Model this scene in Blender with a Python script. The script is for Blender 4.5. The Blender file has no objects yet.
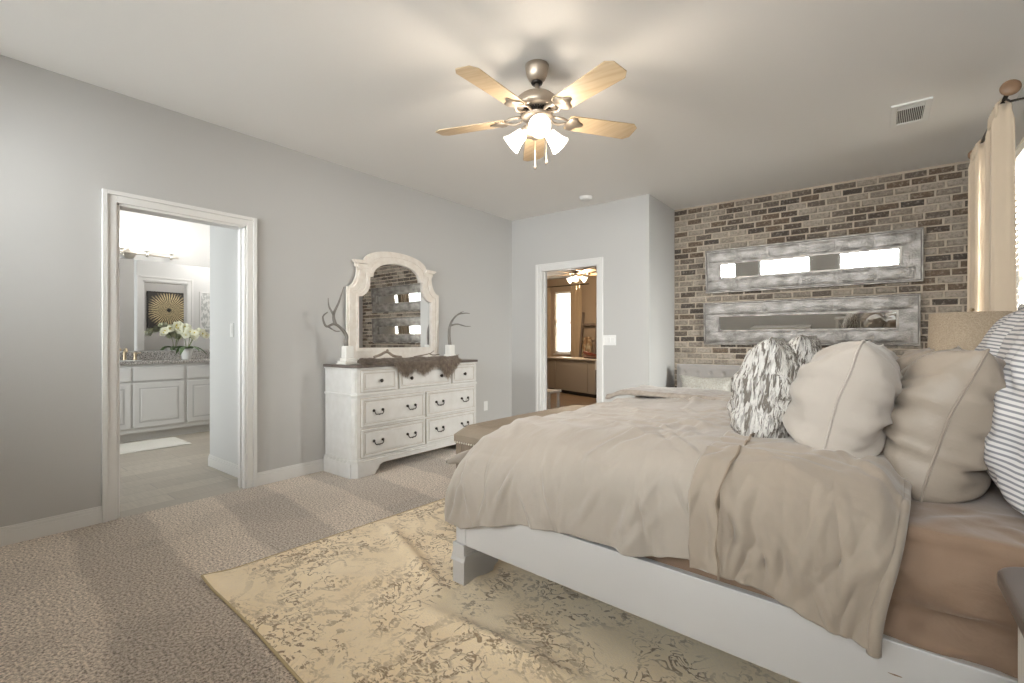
import bpy, math, random
from mathutils import Vector, Matrix, noise
PI = math.pi
sc = bpy.context.scene
COL = sc.collection

# ------------------------------------------------------------------ camera
cd = bpy.data.cameras.new('camera'); cam = bpy.data.objects.new('camera', cd); COL.objects.link(cam)
cam.location = (0, 0, 1.147); cam.rotation_euler = (PI/2, 0, math.radians(37.84))
cd.sensor_width = 36; cd.lens = 471.5/1024*36; cd.shift_y = -1.2/1024
cd.clip_start = 0.05; cd.clip_end = 200
sc.camera = cam
# ------------------------------------------------------------------ world, daylight, exposure
w = bpy.data.worlds.new('world'); sc.world = w; w.use_nodes = True
bg = w.node_tree.nodes['Background']; bg.inputs[0].default_value = (0.93, 0.96, 1.0, 1); bg.inputs[1].default_value = 4.5
sc.view_settings.view_transform = 'Standard'; sc.view_settings.look = 'None'
sc.view_settings.gamma = 1; sc.view_settings.use_curve_mapping = False
sc.view_settings.exposure = 0.47
sc.cycles.max_bounces = 10; sc.cycles.diffuse_bounces = 6; sc.cycles.glossy_bounces = 5
sc.cycles.transparent_max_bounces = 12; sc.cycles.sample_clamp_indirect = 4.0
sc.cycles.caustics_reflective = False; sc.cycles.caustics_refractive = False

def area(name, loc, rot, sx, sy, power, col=(1, 1, 1), spread=None):
    l = bpy.data.lights.new(name, 'AREA'); l.shape = 'RECTANGLE'; l.size = sx; l.size_y = sy
    l.energy = power; l.color = col
    if spread: l.spread = spread
    o = bpy.data.objects.new(name, l); COL.objects.link(o); o.location = loc; o.rotation_euler = rot
    return o
def point(name, loc, power, col, r=0.04):
    l = bpy.data.lights.new(name, 'POINT'); l.energy = power; l.color = col; l.shadow_soft_size = r
    o = bpy.data.objects.new(name, l); COL.objects.link(o); o.location = loc
    return o
WY = -0.75       # near wall
NEARWIN = [(-3.7, -2.68), (-2.2, -1.17), (-0.67, 0.36)]
for a_, b_ in NEARWIN:     # daylight outside the three near windows
    area('window_daylight', ((a_+b_)/2, WY-0.75, 2.25), (math.radians(-90+38), 0, PI), b_-a_+.4, 1.7, 195, (0.99, 0.985, 1), math.radians(150))
area('window_daylight', (0.72+0.5, 4.3, 1.7), (0, PI/2, 0), 1.7, 1.1, 270, (1, .975, .95), math.radians(140))
area('window_daylight', (-5.6, -0.98, 1.6), (-PI/2, 0, PI), 1.6, 1.5, 55, (1, 1, 1))
area('window_daylight', (-6.4, 10.95, 1.6), (-PI/2, 0, 0), 0.6, 1.6, 120, (1, .95, .9))
FAN = (-1.565, 2.25)
for az in (-50, 70, 190):
    a = math.radians(az); point('bulb_light', (FAN[0]+.13*math.cos(a), FAN[1]+.13*math.sin(a), 2.25), 7, (1, .86, .70), .05)
point('bath_fill_light', (-6.35, 3.1, 2.55), 22, (1, .97, .93), .12)  # added fill brightening the walls the vanity mirror reflects, no fixture here
point('closet_fill_light', (-4.9, 3.2, 2.5), 20, (1, .96, .9), .1)  # added fill without a lamp, lifts the unlit closet wall
for y in (1.55, 1.82, 2.1): point('vanity_bulb_light', (-7.0, y, 2.40), 2.6, (1, .95, .88), .05)
for dx in (-.1, .1): point('far_bulb_light', (-4.62+dx, 8.0-dx, 2.18), 45, (1, .74, .48), .05)

# ------------------------------------------------------------------ mesh builder
class MB:
    def __init__(s): s.v = []; s.f = []
    def add(s, vs, fs):
        n = len(s.v); s.v += [tuple(p) for p in vs]; s.f += [tuple(i+n for i in f) for f in fs]; return s
    def box(s, x0, x1, y0, y1, z0, z1):
        return s.add([(x0,y0,z0),(x1,y0,z0),(x1,y1,z0),(x0,y1,z0),(x0,y0,z1),(x1,y0,z1),(x1,y1,z1),(x0,y1,z1)],
                     [(0,3,2,1),(4,5,6,7),(0,1,5,4),(1,2,6,5),(2,3,7,6),(3,0,4,7)])
    def boxm(s, m, sx, sy, sz):
        b = MB().box(-sx/2, sx/2, -sy/2, sy/2, -sz/2, sz/2)
        return s.add([m @ Vector(p) for p in b.v], b.f)
    def prism(s, poly, axis, a0, a1):
        # poly: list of 2D points (counter-clockwise), extruded along axis
        def P(p, a):
            return {'x': (a, p[0], p[1]), 'y': (p[0], a, p[1]), 'z': (p[0], p[1], a)}[axis]
        n = len(poly)
        vs = [P(p, a0) for p in poly] + [P(p, a1) for p in poly]
        fs = [tuple(range(n))[::-1], tuple(range(n, 2*n))] + [(i, (i+1) % n, n+(i+1) % n, n+i) for i in range(n)]
        return s.add(vs, fs)
    def ring(s, outer, inner, axis, a0, a1):
        # a flat frame between two loops with equal counts, extruded
        def P(p, a):
            return {'x': (a, p[0], p[1]), 'y': (p[0], a, p[1]), 'z': (p[0], p[1], a)}[axis]
        n = len(outer)
        vs = [P(p, a0) for p in outer]+[P(p, a0) for p in inner]+[P(p, a1) for p in outer]+[P(p, a1) for p in inner]
        fs = []
        for i in range(n):
            j = (i+1) % n
            fs += [(i, j, n+j, n+i), (2*n+i, 3*n+i, 3*n+j, 2*n+j), (i, 2*n+i, 2*n+j, j), (n+i, n+j, 3*n+j, 3*n+i)]
        return s.add(vs, fs)
    def tube(s, pts, rad, seg=10, cap=True):
        pts = [Vector(p) for p in pts]
        if not hasattr(rad, '__len__'): rad = [rad]*len(pts)
        vs = []; fs = []
        up = None
        for i, p in enumerate(pts):
            t = (pts[min(i+1, len(pts)-1)] - pts[max(i-1, 0)]).normalized()
            if up is None:
                up = Vector((0,0,1)) if abs(t.z) < .9 else Vector((1,0,0))
            side = t.cross(up)
            if side.length < 1e-5: side = t.cross(Vector((0,1,0)))
            side.normalize(); up = side.cross(t).normalized()
            for k in range(seg):
                a = 2*PI*k/seg
                vs.append(p + (side*math.cos(a) + up*math.sin(a))*rad[i])
        for i in range(len(pts)-1):
            for k in range(seg):
                k2 = (k+1) % seg
                fs.append((i*seg+k, i*seg+k2, (i+1)*seg+k2, (i+1)*seg+k))
        if cap:
            fs.append(tuple(range(seg))[::-1]); fs.append(tuple((len(pts)-1)*seg+k for k in range(seg)))
        return s.add(vs, fs)
    def lathe(s, prof, c=(0,0,0), seg=32, m=None, cap=True):
        vs = []; fs = []
        for r, z in prof:
            for k in range(seg):
                a = 2*PI*k/seg; p = Vector((r*math.cos(a), r*math.sin(a), z))
                if m is not None: p = m @ p
                vs.append(p + Vector(c))
        n = len(prof)
        for i in range(n-1):
            for k in range(seg):
                k2 = (k+1) % seg
                fs.append((i*seg+k, i*seg+k2, (i+1)*seg+k2, (i+1)*seg+k))
        if cap:
            fs.append(tuple(range(seg))[::-1]); fs.append(tuple((n-1)*seg+k for k in range(seg)))
        return s.add(vs, fs)
    def ball(s, c, r, seg=12, rings=8, sc_=(1,1,1)):
        vs = []; fs = []
        for i in range(rings+1):
            t = PI*i/rings
            for k in range(seg):
                a = 2*PI*k/seg
                vs.append((c[0]+r*sc_[0]*math.sin(t)*math.cos(a), c[1]+r*sc_[1]*math.sin(t)*math.sin(a), c[2]-r*sc_[2]*math.cos(t)))
        for i in range(rings):
            for k in range(seg):
                k2 = (k+1) % seg
                fs.append((i*seg+k, i*seg+k2, (i+1)*seg+k2, (i+1)*seg+k))
        return s.add(vs, fs)
    def grid(s, fn, nu, nv, closed_v=False):
        vs = [fn(i/nu, j/nv) for i in range(nu+1) for j in range(nv+1)]
        fs = [(i*(nv+1)+j, (i+1)*(nv+1)+j, (i+1)*(nv+1)+j+1, i*(nv+1)+j+1) for i in range(nu) for j in range(nv)]
        return s.add(vs, fs)
    def build(s, name, mat, parent=None, bevel=0, smooth=False, sub=0, solid=0, weld=False, seg=2):
        me = bpy.data.meshes.new(name); me.from_pydata(s.v, [], s.f); me.validate(); me.update()
        import bmesh
        bm = bmesh.new(); bm.from_mesh(me)
        if weld: bmesh.ops.remove_doubles(bm, verts=bm.verts, dist=1e-4)
        if not solid: bmesh.ops.recalc_face_normals(bm, faces=bm.faces)
        bm.to_mesh(me); bm.free()
        me.materials.append(mat)
        o = bpy.data.objects.new(name, me); COL.objects.link(o)
        if parent: o.parent = parent
        if smooth:
            for p in me.polygons: p.use_smooth = True
        if solid:
            md = o.modifiers.new('solid', 'SOLIDIFY'); md.thickness = solid; md.offset = 0
        if bevel:
            md = o.modifiers.new('bevel', 'BEVEL'); md.width = bevel; md.segments = seg; md.limit_method = 'ANGLE'; md.angle_limit = math.radians(35)
        if sub:
            md = o.modifiers.new('sub', 'SUBSURF'); md.levels = sub; md.render_levels = sub
        return o

def tag(o, label, cat, group=None, kind=None):
    o['label'] = label; o['category'] = cat
    if group: o['group'] = group
    if kind: o['kind'] = kind
    return o
def thing(name, loc, label, cat, rz=0, group=None):
    o = bpy.data.objects.new(name, None); COL.objects.link(o); o.location = loc; o.rotation_euler = (0, 0, rz)
    o.empty_display_size = .1
    return tag(o, label, cat, group)
def struct(o, label=None):
    o['kind'] = 'structure'
    if label: o['label'] = label
    return o
def lab(o, l): o['label'] = l; return o

# ------------------------------------------------------------------ materials
def mat(name, col, rough=.5, metal=0.0, spec=None, bump=None, vary=None, sheen=0, emit=None, trans=0, coat=0):
    m = bpy.data.materials.new(name); m.use_nodes = True
    nt = m.node_tree; b = nt.nodes['Principled BSDF']
    b.inputs['Base Color'].default_value = (*col, 1); b.inputs['Roughness'].default_value = rough
    b.inputs['Metallic'].default_value = metal
    if spec is not None: b.inputs['Specular IOR Level'].default_value = spec
    if sheen: b.inputs['Sheen Weight'].default_value = sheen
    if trans: b.inputs['Transmission Weight'].default_value = trans
    if coat: b.inputs['Coat Weight'].default_value = coat
    if emit: b.inputs['Emission Color'].default_value = (*emit[0], 1); b.inputs['Emission Strength'].default_value = emit[1]
    tc = nt.nodes.new('ShaderNodeTexCoord')
    if vary:   # (col2, scale, stretch, contrast)
        col2, scl, st, con = vary
        mp = nt.nodes.new('ShaderNodeMapping'); mp.inputs['Scale'].default_value = st
        nt.links.new(tc.outputs['Object'], mp.inputs[0])
        n = nt.nodes.new('ShaderNodeTexNoise'); n.inputs['Scale'].default_value = scl; n.inputs['Detail'].default_value = 5
        nt.links.new(mp.outputs[0], n.inputs['Vector'])
        r = nt.nodes.new('ShaderNodeMapRange'); r.inputs[1].default_value = .5-con; r.inputs[2].default_value = .5+con
        nt.links.new(n.outputs['Fac'], r.inputs[0])
        mx = nt.nodes.new('ShaderNodeMix'); mx.data_type = 'RGBA'
        mx.inputs[6].default_value = (*col, 1); mx.inputs[7].default_value = (*col2, 1)
        nt.links.new(r.outputs[0], mx.inputs[0]); nt.links.new(mx.outputs[2], b.inputs['Base Color'])
    if bump:   # list of (scale, strength, stretch)
        prev = None
        for scl, stg, st in bump:
            mp = nt.nodes.new('ShaderNodeMapping'); mp.inputs['Scale'].default_value = st
            nt.links.new(tc.outputs['Object'], mp.inputs[0])
            n = nt.nodes.new('ShaderNodeTexNoise'); n.inputs['Scale'].default_value = scl; n.inputs['Detail'].default_value = 3
            nt.links.new(mp.outputs[0], n.inputs['Vector'])
            bp = nt.nodes.new('ShaderNodeBump'); bp.inputs['Strength'].default_value = stg; bp.inputs['Distance'].default_value = .01
            nt.links.new(n.outputs['Fac'], bp.inputs['Height'])
            if prev: nt.links.new(prev.outputs[0], bp.inputs['Normal'])
            prev = bp
        nt.links.new(prev.outputs[0], b.inputs['Normal'])
    return m
ONE = (1, 1, 1)
class G:
    """small helper for node graphs"""
    def __init__(s, m): s.nt = m.node_tree; s.b = s.nt.nodes['Principled BSDF']; s.tc = s.nt.nodes.new('ShaderNodeTexCoord')
    def n(s, t, **kw):
        nd = s.nt.nodes.new(t)
        for k, v in kw.items(): setattr(nd, k, v)
        return nd
    def l(s, a, b): s.nt.links.new(a, b)
    def math(s, op, a, b=None, clamp=False):
        nd = s.n('ShaderNodeMath', operation=op, use_clamp=clamp)
        for i, x in enumerate((a, b)):
            if x is None: continue
            if isinstance(x, (int, float)): nd.inputs[i].default_value = x
            else: s.l(x, nd.inputs[i])
        return nd.outputs[0]
    def vec(s, scale=ONE, rot=(0,0,0), loc=(0,0,0), src='Object'):
        mp = s.n('ShaderNodeMapping'); mp.inputs['Scale'].default_value = scale; mp.inputs['Rotation'].default_value = rot; mp.inputs['Location'].default_value = loc
        s.l(s.tc.outputs[src], mp.inputs[0]); return mp.outputs[0]
    def noise(s, v, scale, detail=4, rough=.5, dist=0, out='Fac'):
        nd = s.n('ShaderNodeTexNoise'); nd.inputs['Scale'].default_value = scale; nd.inputs['Detail'].default_value = detail
        nd.inputs['Roughness'].default_value = rough; nd.inputs['Distortion'].default_value = dist
        if v is not None: s.l(v, nd.inputs['Vector'])
        return nd.outputs[out]
    def rng(s, x, a, b, c=0, d=1, smooth=False):
        nd = s.n('ShaderNodeMapRange'); 
        if smooth: nd.interpolation_type = 'SMOOTHSTEP'
        for i, v in enumerate((a, b, c, d)): nd.inputs[i+1].default_value = v
        s.l(x, nd.inputs[0]); return nd.outputs[0]
    def mix(s, f, a, b, mode='MIX'):
        nd = s.n('ShaderNodeMix', data_type='RGBA', blend_type=mode)
        for i, x in ((0, f), (6, a), (7, b)):
            if isinstance(x, (int, float)): nd.inputs[i].default_value = x
            elif isinstance(x, tuple): nd.inputs[i].default_value = (*x, 1)
            else: s.l(x, nd.inputs[i])
        return nd.outputs[2]
    def color(s, c): s.l(c, s.b.inputs['Base Color'])
    def bump(s, h, strength=.3, dist=.01, prev=None):
        nd = s.n('ShaderNodeBump'); nd.inputs['Strength'].default_value = strength; nd.inputs['Distance'].default_value = dist
        s.l(h, nd.inputs['Height'])
        if prev is not None: s.l(prev, nd.inputs['Normal'])
        return nd.outputs[0]
    def normal(s, x): s.l(x, s.b.inputs['Normal'])

M = {}
M['wall'] = mat('wall_paint', (.49, .483, .472), .85, bump=[(180, .06, ONE)])
M['ceiling'] = mat('ceiling_paint', (.80, .785, .765), .9, bump=[(160, .08, ONE)])
M['trim'] = mat('trim_paint', (.70, .69, .675), .35)
M['bathwall'] = mat('bath_wall_paint', (.62, .615, .605), .8)
M['greywall'] = mat('grey_wall_paint', (.46, .445, .435), .8)
M['farwall'] = mat('far_wall_paint', (.42, .34, .26), .85)
M['furnwhite'] = mat('antique_white_paint', (.68, .67, .655), .4, vary=((.61, .595, .57), 14, ONE, .22))
M['cream'] = mat('cream_mirror_paint', (.80, .755, .70), .4, vary=((.70, .63, .56), 18, ONE, .22))
M['glaze'] = mat('brown_glaze', (.40, .33, .26), .6)
M['darkmetal'] = mat('dark_bronze', (.045, .038, .034), .35, .8)
M['darktop'] = mat('dark_top_wood', (.075, .058, .05), .3, vary=((.15, .12, .105), 9, (1, .08, 1), .2))
M['bedwhite'] = mat('bed_frame_paint', (.54, .525, .515), .38)
M['nickel'] = mat('brushed_nickel', (.60, .56, .50), .32, .9)
M['fanmetal'] = mat('pewter_fan_metal', (.46, .385, .31), .38, .75)
M['brassmetal'] = mat('champagne_bronze', (.58, .47, .32), .3, .9)
M['mirror'] = mat('mirror_glass', (.92, .93, .93), .015, 1.0)
M['white_plastic'] = mat('white_plastic', (.78, .775, .76), .4)
M['dark'] = mat('dark_void', (.03, .028, .026), .8)
M['slat'] = mat('blind_slat', (.82, .80, .77), .5)
M['glow'] = mat('frosted_shade', (.95, .93, .88), .4, emit=((1, .93, .80), 1.6))
M['glow2'] = mat('frosted_vanity_shade', (.95, .95, .93), .4, emit=((1, .98, .93), 1.6))

# glass pane: clear, thin
def glass_mat():
    m = bpy.data.materials.new('window_glass'); m.use_nodes = True; nt = m.node_tree; nt.nodes.clear()
    o = nt.nodes.new('ShaderNodeOutputMaterial'); mx = nt.nodes.new('ShaderNodeMixShader'); t = nt.nodes.new('ShaderNodeBsdfTransparent')
    g = nt.nodes.new('ShaderNodeBsdfGlossy'); g.inputs['Roughness'].default_value = .02; fr = nt.nodes.new('ShaderNodeFresnel')
    t.inputs[0].default_value = (.96, .98, .97, 1)
    nt.links.new(fr.outputs[0], mx.inputs[0]); nt.links.new(t.outputs[0], mx.inputs[1]); nt.links.new(g.outputs[0], mx.inputs[2]); nt.links.new(mx.outputs[0], o.inputs[0])
    return m
M['glass'] = glass_mat()

# carpet: flecked loop pile with broad vacuum tracks
m = mat('carpet', (.3, .26, .22), .95, sheen=.2); g = G(m); v = g.vec()
fine = g.noise(v, 88, 3, .75); mid = g.noise(v, 52, 3, .6)
t = g.mix(g.rng(fine, .36, .60), (.12, .085, .062), (.86, .75, .64))
t = g.mix(g.math('MULTIPLY', g.rng(mid, .35, .65), .35), t, (.50, .425, .355))
sv = g.n('ShaderNodeSeparateXYZ'); g.l(g.vec(rot=(0, 0, .09)), sv.inputs[0])
wob = g.math('MULTIPLY', g.noise(v, 1.1, 2), 1.6); wob2 = g.math('MULTIPLY', g.noise(v, 9, 2), .35)
ph = g.math('ADD', g.math('ADD', g.math('MULTIPLY', sv.outputs[1], 8.4), wob), wob2)
tr = g.rng(g.math('SINE', ph), -.22, .22, 0, 1, True)
cutx = g.rng(g.noise(g.vec((1.2, .5, 1)), 1.4, 1), .47, .5)
tr = g.math('ADD', g.math('MULTIPLY', tr, .75), g.math('MULTIPLY', cutx, .25))
t = g.mix(1.0, t, g.mix(tr, (.74, .735, .73), (1.1, 1.09, 1.07)), 'MULTIPLY')
g.color(t); g.normal(g.bump(mid, .5, .012, g.bump(fine, .8, .008))); M['carpet'] = m

# rug: cream with distressed brown medallions
m = mat('rug_wool', (.6, .5, .33), .95, sheen=.2); g = G(m); v = g.vec()
dn = g.noise(v, 2.2, 3, .5, 0, 'Color')
dv = g.n('ShaderNodeVectorMath', operation='MULTIPLY_ADD'); g.l(dn, dv.inputs[0]); dv.inputs[1].default_value = (.14, .14, 0); g.l(v, dv.inputs[2])
sepn = g.n('ShaderNodeSeparateXYZ'); g.l(dv.outputs[0], sepn.inputs[0])
def wrapc(x, per, off=0):
    a = g.math('ADD', x, off+50*per); a = g.math('MODULO', a, per); return g.math('SUBTRACT', a, per/2)
cx = wrapc(sepn.outputs[0], 1.05, .03); cyv = wrapc(sepn.outputs[1], 1.02, .05)
rr = g.math('SQRT', g.math('ADD', g.math('MULTIPLY', cx, cx), g.math('MULTIPLY', g.math('MULTIPLY', cyv, cyv), .8)))
ang = g.math('ARCTAN2', cyv, cx)
pet = g.math('MULTIPLY', g.math('SINE', g.math('MULTIPLY', ang, 8)), .022)
rr2 = g.math('ADD', rr, pet)
rings = g.math('SINE', g.math('MULTIPLY', rr2, 62))
ringm = g.rng(rings, .35, .6)
band = g.math('MULTIPLY', g.rng(rr2, .12, .14), g.rng(rr2, .40, .34))
vn = g.noise(dv.outputs[0], 14, 2, .5, 1.0)
vine = g.rng(g.math('ABSOLUTE', g.math('SUBTRACT', vn, .5)), .040, .022)
v2 = g.noise(v, 30, 2, .5, .8)
blot = g.rng(v2, .55, .585)
patch = g.rng(g.noise(v, 2.6, 2), .40, .50)
patch2 = g.rng(g.noise(g.vec(loc=(7, 3, 0)), 2.1, 2), .42, .54)
flor = g.math('MAXIMUM', g.math('MULTIPLY', ringm, g.math('MULTIPLY', band, .55)), g.math('MULTIPLY', vine, patch))
flor = g.math('MAXIMUM', flor, g.math('MULTIPLY', blot, patch2))
brk = g.rng(g.noise(g.vec((1, 2.2, 1), (0, 0, .3)), 42, 3, .65), .40, .50)
worn = g.rng(g.noise(v, 2.2, 3, .6), .36, .50)
fac = g.math('MULTIPLY', g.math('MULTIPLY', flor, worn), brk)
base = g.mix(g.rng(g.noise(v, 3.5, 4), .35, .65), (.87, .735, .55), (.78, .645, .465))
base = g.mix(g.rng(g.noise(v, 90, 2), .3, .7), base, (.66, .58, .47), 'SOFT_LIGHT')
c = g.mix(g.math('MULTIPLY', fac, .92), base, (.26, .175, .10))
g.color(c); g.normal(g.bump(g.noise(v, 200, 2), .4, .006, g.bump(fac, -.4, .004))); M['rug'] = m
M['rugedge'] = mat('rug_binding', (.50, .39, .23), .9)

# brick: colour per brick from a mesh attribute
m = mat('thin_brick', (.4, .3, .25), .9); g = G(m); at = g.n('ShaderNodeAttribute'); at.attribute_name = 'brick'
v = g.vec(); nn = g.noise(v, 38, 5, .7); n2 = g.noise(v, 9, 3)
rp = g.n('ShaderNodeValToRGB'); e = rp.color_ramp; e.interpolation = 'CONSTANT'
pal = [(.0, (.068, .050, .037)), (.14, (.115, .092, .073)), (.28, (.225, .19, .155)), (.46, (.29, .25, .205)), (.63, (.125, .087, .058)), (.76, (.335, .29, .24)), (.91, (.055, .044, .036))]
e.elements[0].position = 0; e.elements[0].color = (*pal[0][1], 1); e.elements[1].position = pal[1][0]; e.elements[1].color = (*pal[1][1], 1)
for p_, c_ in pal[2:]:
    k = e.elements.new(p_); k.color = (*c_, 1)
g.l(at.outputs['Fac'], rp.inputs[0])
c = g.mix(g.math('MULTIPLY', g.rng(nn, .50, .70), .6), rp.outputs[0], (.44, .385, .325))
c = g.mix(g.math('MULTIPLY', g.rng(nn, .50, .32), .7), c, (.11, .085, .065))
g.color(c); g.normal(g.bump(nn, .7, .012)); M['brick'] = m
M['mortar'] = mat('brick_mortar', (.50, .425, .345), .95, bump=[(90, .6, ONE)], vary=((.42, .35, .28), 20, ONE, .2))

# pressed metal mirror frame: dim silver over dark with dotted repousse
m = mat('pressed_metal', (.3, .29, .27), .42, .55); g = G(m); v = g.vec()
n1 = g.noise(g.vec((1, 1, 1.6)), 7, 3, .5); n2 = g.noise(v, 90, 3, .7)
c = g.mix(g.rng(n1, .36, .62), (.15, .137, .125), (.30, .28, .262)); c = g.mix(g.math('MULTIPLY', g.rng(n2, .52, .72), .4), c, (.44, .415, .385))
g.color(c); vo = g.n('ShaderNodeTexVoronoi'); vo.inputs['Scale'].default_value = 55; g.l(v, vo.inputs['Vector'])
g.normal(g.bump(n1, .25, .02, g.bump(vo.outputs['Distance'], .35, .006))); M['pressed'] = m
M['frame_lip'] = mat('aged_silver_lip', (.36, .335, .30), .4, .6, vary=((.16, .14, .13), 12, ONE, .15))
M['frame_dark'] = mat('tarnished_band', (.10, .09, .08), .5, .4)

# woods
def wood(name, a, b, st=(1, 1, 1), scale=6, rough=.45, con=.2):
    return mat(name, a, rough, vary=(b, scale, st, con))
M['blade'] = wood('bleached_fan_wood', (.56, .44, .29), (.46, .34, .21), (1.2, 14, 1), 4, .4)
M['benchwood'] = wood('grey_brown_wood', (.13, .10, .075), (.20, .155, .115), (3, 3, .4), 14)
M['ladderwood'] = wood('weathered_ladder_wood', (.13, .10, .08), (.22, .18, .15), (3, 3, .3), 12, .8)
M['redwood'] = wood('mahogany_bowl_wood', (.14, .035, .02), (.07, .02, .012), ONE, 12, .3)
# plank tile floor
def plank(name, c1, c2, grout, sx, sy, rot, rough=.35):
    m = mat(name, c1, rough); g = G(m); v = g.vec(rot=(0, 0, rot))
    b = g.n('ShaderNodeTexBrick'); b.offset = .37; b.inputs['Scale'].default_value = 1; b.inputs['Brick Width'].default_value = sx; b.inputs['Row Height'].default_value = sy
    b.inputs['Mortar Size'].default_value = .003; b.inputs['Color1'].default_value = (*c1, 1); b.inputs['Color2'].default_value = (*c2, 1); b.inputs['Mortar'].default_value = (*grout, 1)
    g.l(v, b.inputs['Vector'])
    gr = g.noise(g.vec((1.5, 18, 1), (0, 0, rot)), 4, 4, .6)
    c = g.mix(g.rng(gr, .35, .7, 0, .5), b.outputs['Color'], tuple(x*.62 for x in c1)); g.color(c)
    g.normal(g.bump(b.outputs['Fac'], -.3, .004)); return m
M['bathfloor'] = plank('wood_look_tile', (.50, .45, .375), (.40, .355, .295), (.30, .27, .24), 1.2, .2, PI/2)
M['farfloor'] = plank('far_plank_floor', (.20, .145, .10), (.15, .105, .072), (.06, .045, .035), 1.2, .16, 0)
# granite
m = mat('speckled_granite', (.3, .3, .3), .15); g = G(m); v = g.vec()
c = g.mix(g.rng(g.noise(v, 75, 3, .7), .4, .6), (.13, .12, .115), (.50, .48, .455)); c = g.mix(g.rng(g.noise(v, 170, 2), .55, .66), c, (.62, .57, .52)); g.color(c); M['granite'] = m

# textiles
def linen(name, c1, c2, sc1=3.0, wr=.35, rough=.9, sheen=.3, weave=420):
    m = mat(name, c1, rough, sheen=sheen, spec=.25); g = G(m); v = g.vec()
    n1 = g.noise(v, sc1, 4, .55); c = g.mix(g.rng(n1, .35, .65), c1, c2); g.color(c)
    wn = g.noise(g.vec((1, .55, .8), (0, 0, .5)), 11, 4, .5, .25); g.normal(g.bump(wn, wr, .022, g.bump(g.noise(v, weave, 1), .12, .002))); return m
M['duvet'] = linen('oatmeal_linen', (.375, .328, .282), (.35, .305, .26))
M['tan'] = linen('tan_linen', (.335, .28, .225), (.31, .255, .205))
M['sheet'] = linen('caramel_sheet', (.25, .165, .11), (.23, .15, .10), rough=.7)
M['beigepil'] = linen('cream_linen', (.44, .39, .34), (.415, .365, .315))
M['satin'] = linen('champagne_satin', (.315, .262, .212), (.295, .245, .198), rough=.42, sheen=.1, weave=500)
M['satin_far'] = linen('taupe_sateen', (.30, .25, .205), (.28, .235, .19), rough=.5, sheen=.1)
M['greyfab'] = linen('grey_upholstery', (.27, .25, .235), (.25, .23, .215))
M['chairpil'] = mat('sequinned_cream', (.42, .40, .36), .6, vary=((.32, .30, .26), 60, ONE, .15), bump=[(120, .5, ONE)])
M['benchfab'] = linen('taupe_leatherette', (.235, .19, .145), (.20, .16, .12), rough=.55, sheen=0)
M['throw'] = linen('taupe_coverlet', (.36, .315, .27), (.27, .23, .195), sc1=30)
M['curtain'] = linen('cream_curtain', (.60, .49, .37), (.56, .455, .34), wr=.1)
M['shade'] = mat('burlap_shade', (.52, .42, .31), .9, bump=[(200, .6, (1, 1, .3)), (200, .6, (.3, .3, 1))], vary=((.40, .31, .22), 150, (1, 1, .8), .2))
M['mat_towel'] = mat('bath_mat_pile', (.74, .72, .66), .95, bump=[(120, .8, ONE)])
M['farcloth'] = mat('floral_cloth', (.50, .42, .30), .9, vary=((.26, .17, .10), 11, ONE, .06))
m = mat('ticking_stripe', (.7, .7, .7), .9, spec=.25); g = G(m); v = g.vec(); sp = g.n('ShaderNodeSeparateXYZ'); g.l(v, sp.inputs[0])
st = g.math('SINE', g.math('MULTIPLY', g.math('ADD', sp.outputs[2], g.math('MULTIPLY', g.noise(v, 4, 2), .02)), 2*PI/.0150))
g.color(g.mix(g.rng(st, .0, .5), (.66, .635, .62), (.25, .245, .265))); g.normal(g.bump(g.noise(v, 8, 4, .5, 1), .3, .02)); M['stripe'] = m
m = mat('woven_dash', (.7, .7, .7), .95, spec=.2); g = G(m); v = g.vec((62, 62, 9.5)); n1 = g.noise(v, 1.6, 3, .6, .4); n2 = g.noise(g.vec((60, 60, 10), loc=(3, 1, 2)), 1.5, 2)
c = g.mix(g.rng(n1, .50, .56), (.68, .65, .61), (.20, .175, .15)); c = g.mix(g.rng(n2, .56, .62), c, (.40, .375, .35)); g.color(c)
g.normal(g.bump(n1, .9, .02, g.bump(g.noise(g.vec((1, 3, 1)), 60, 3), .6, .01))); M['dash'] = m
M['fur'] = mat('brown_fur', (.17, .125, .095), .8, sheen=.4, vary=((.30, .24, .19), 30, ONE, .2))
M['antler'] = mat('grey_antler', (.15, .14, .125), .7, vary=((.25, .23, .21), 25, ONE, .2), bump=[(60, .5, ONE)])
M['pedestal'] = mat('white_pedestal', (.78, .76, .72), .5)
M['petal'] = mat('orchid_petal', (.86, .87, .70), .5, sheen=.2)
M['leafg'] = mat('orchid_leaf', (.07, .13, .04), .4)
M['stem'] = mat('orchid_stem', (.16, .20, .07), .5)
M['yellow'] = mat('orchid_throat', (.65, .55, .12), .5)
M['ceramic'] = mat('white_ceramic', (.80, .80, .78), .15)

# ================================================================== SETTING
H = 2.74; XL = -3.865; XR = 0.72; YB = 4.97; XC = -1.97; YK = 5.777; T = .115
struct(MB().box(XL-.0, XR+.2, WY-.2, YK+.1, -.08, 0).build('floor', M['carpet']), 'flecked beige loop carpet with vacuum tracks')
struct(MB().box(XL-T, XR+T, WY-T, YK+T, H, H+.1).build('ceiling', M['ceiling']), 'flat warm grey bedroom ceiling')
DY0, DY1, DH = .832, 1.622, 2.03
wl = MB().box(XL-T, XL, WY-T, DY0, 0, H).box(XL-T, XL, DY1, YB+T, 0, H).box(XL-T, XL, DY0, DY1, DH, H)
struct(wl.build('wall_left', M['wall']), 'long pale grey wall with the bathroom doorway')
DX0, DX1 = -3.393, -2.590
wb = MB().box(XL, DX0, YB, YB+T, 0, H).box(DX1, XC, YB, YB+T, 0, H).box(DX0, DX1, YB, YB+T, DH+.01, H).box(XC-T, XC, YB+T, YK+T, 0, H)
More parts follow.
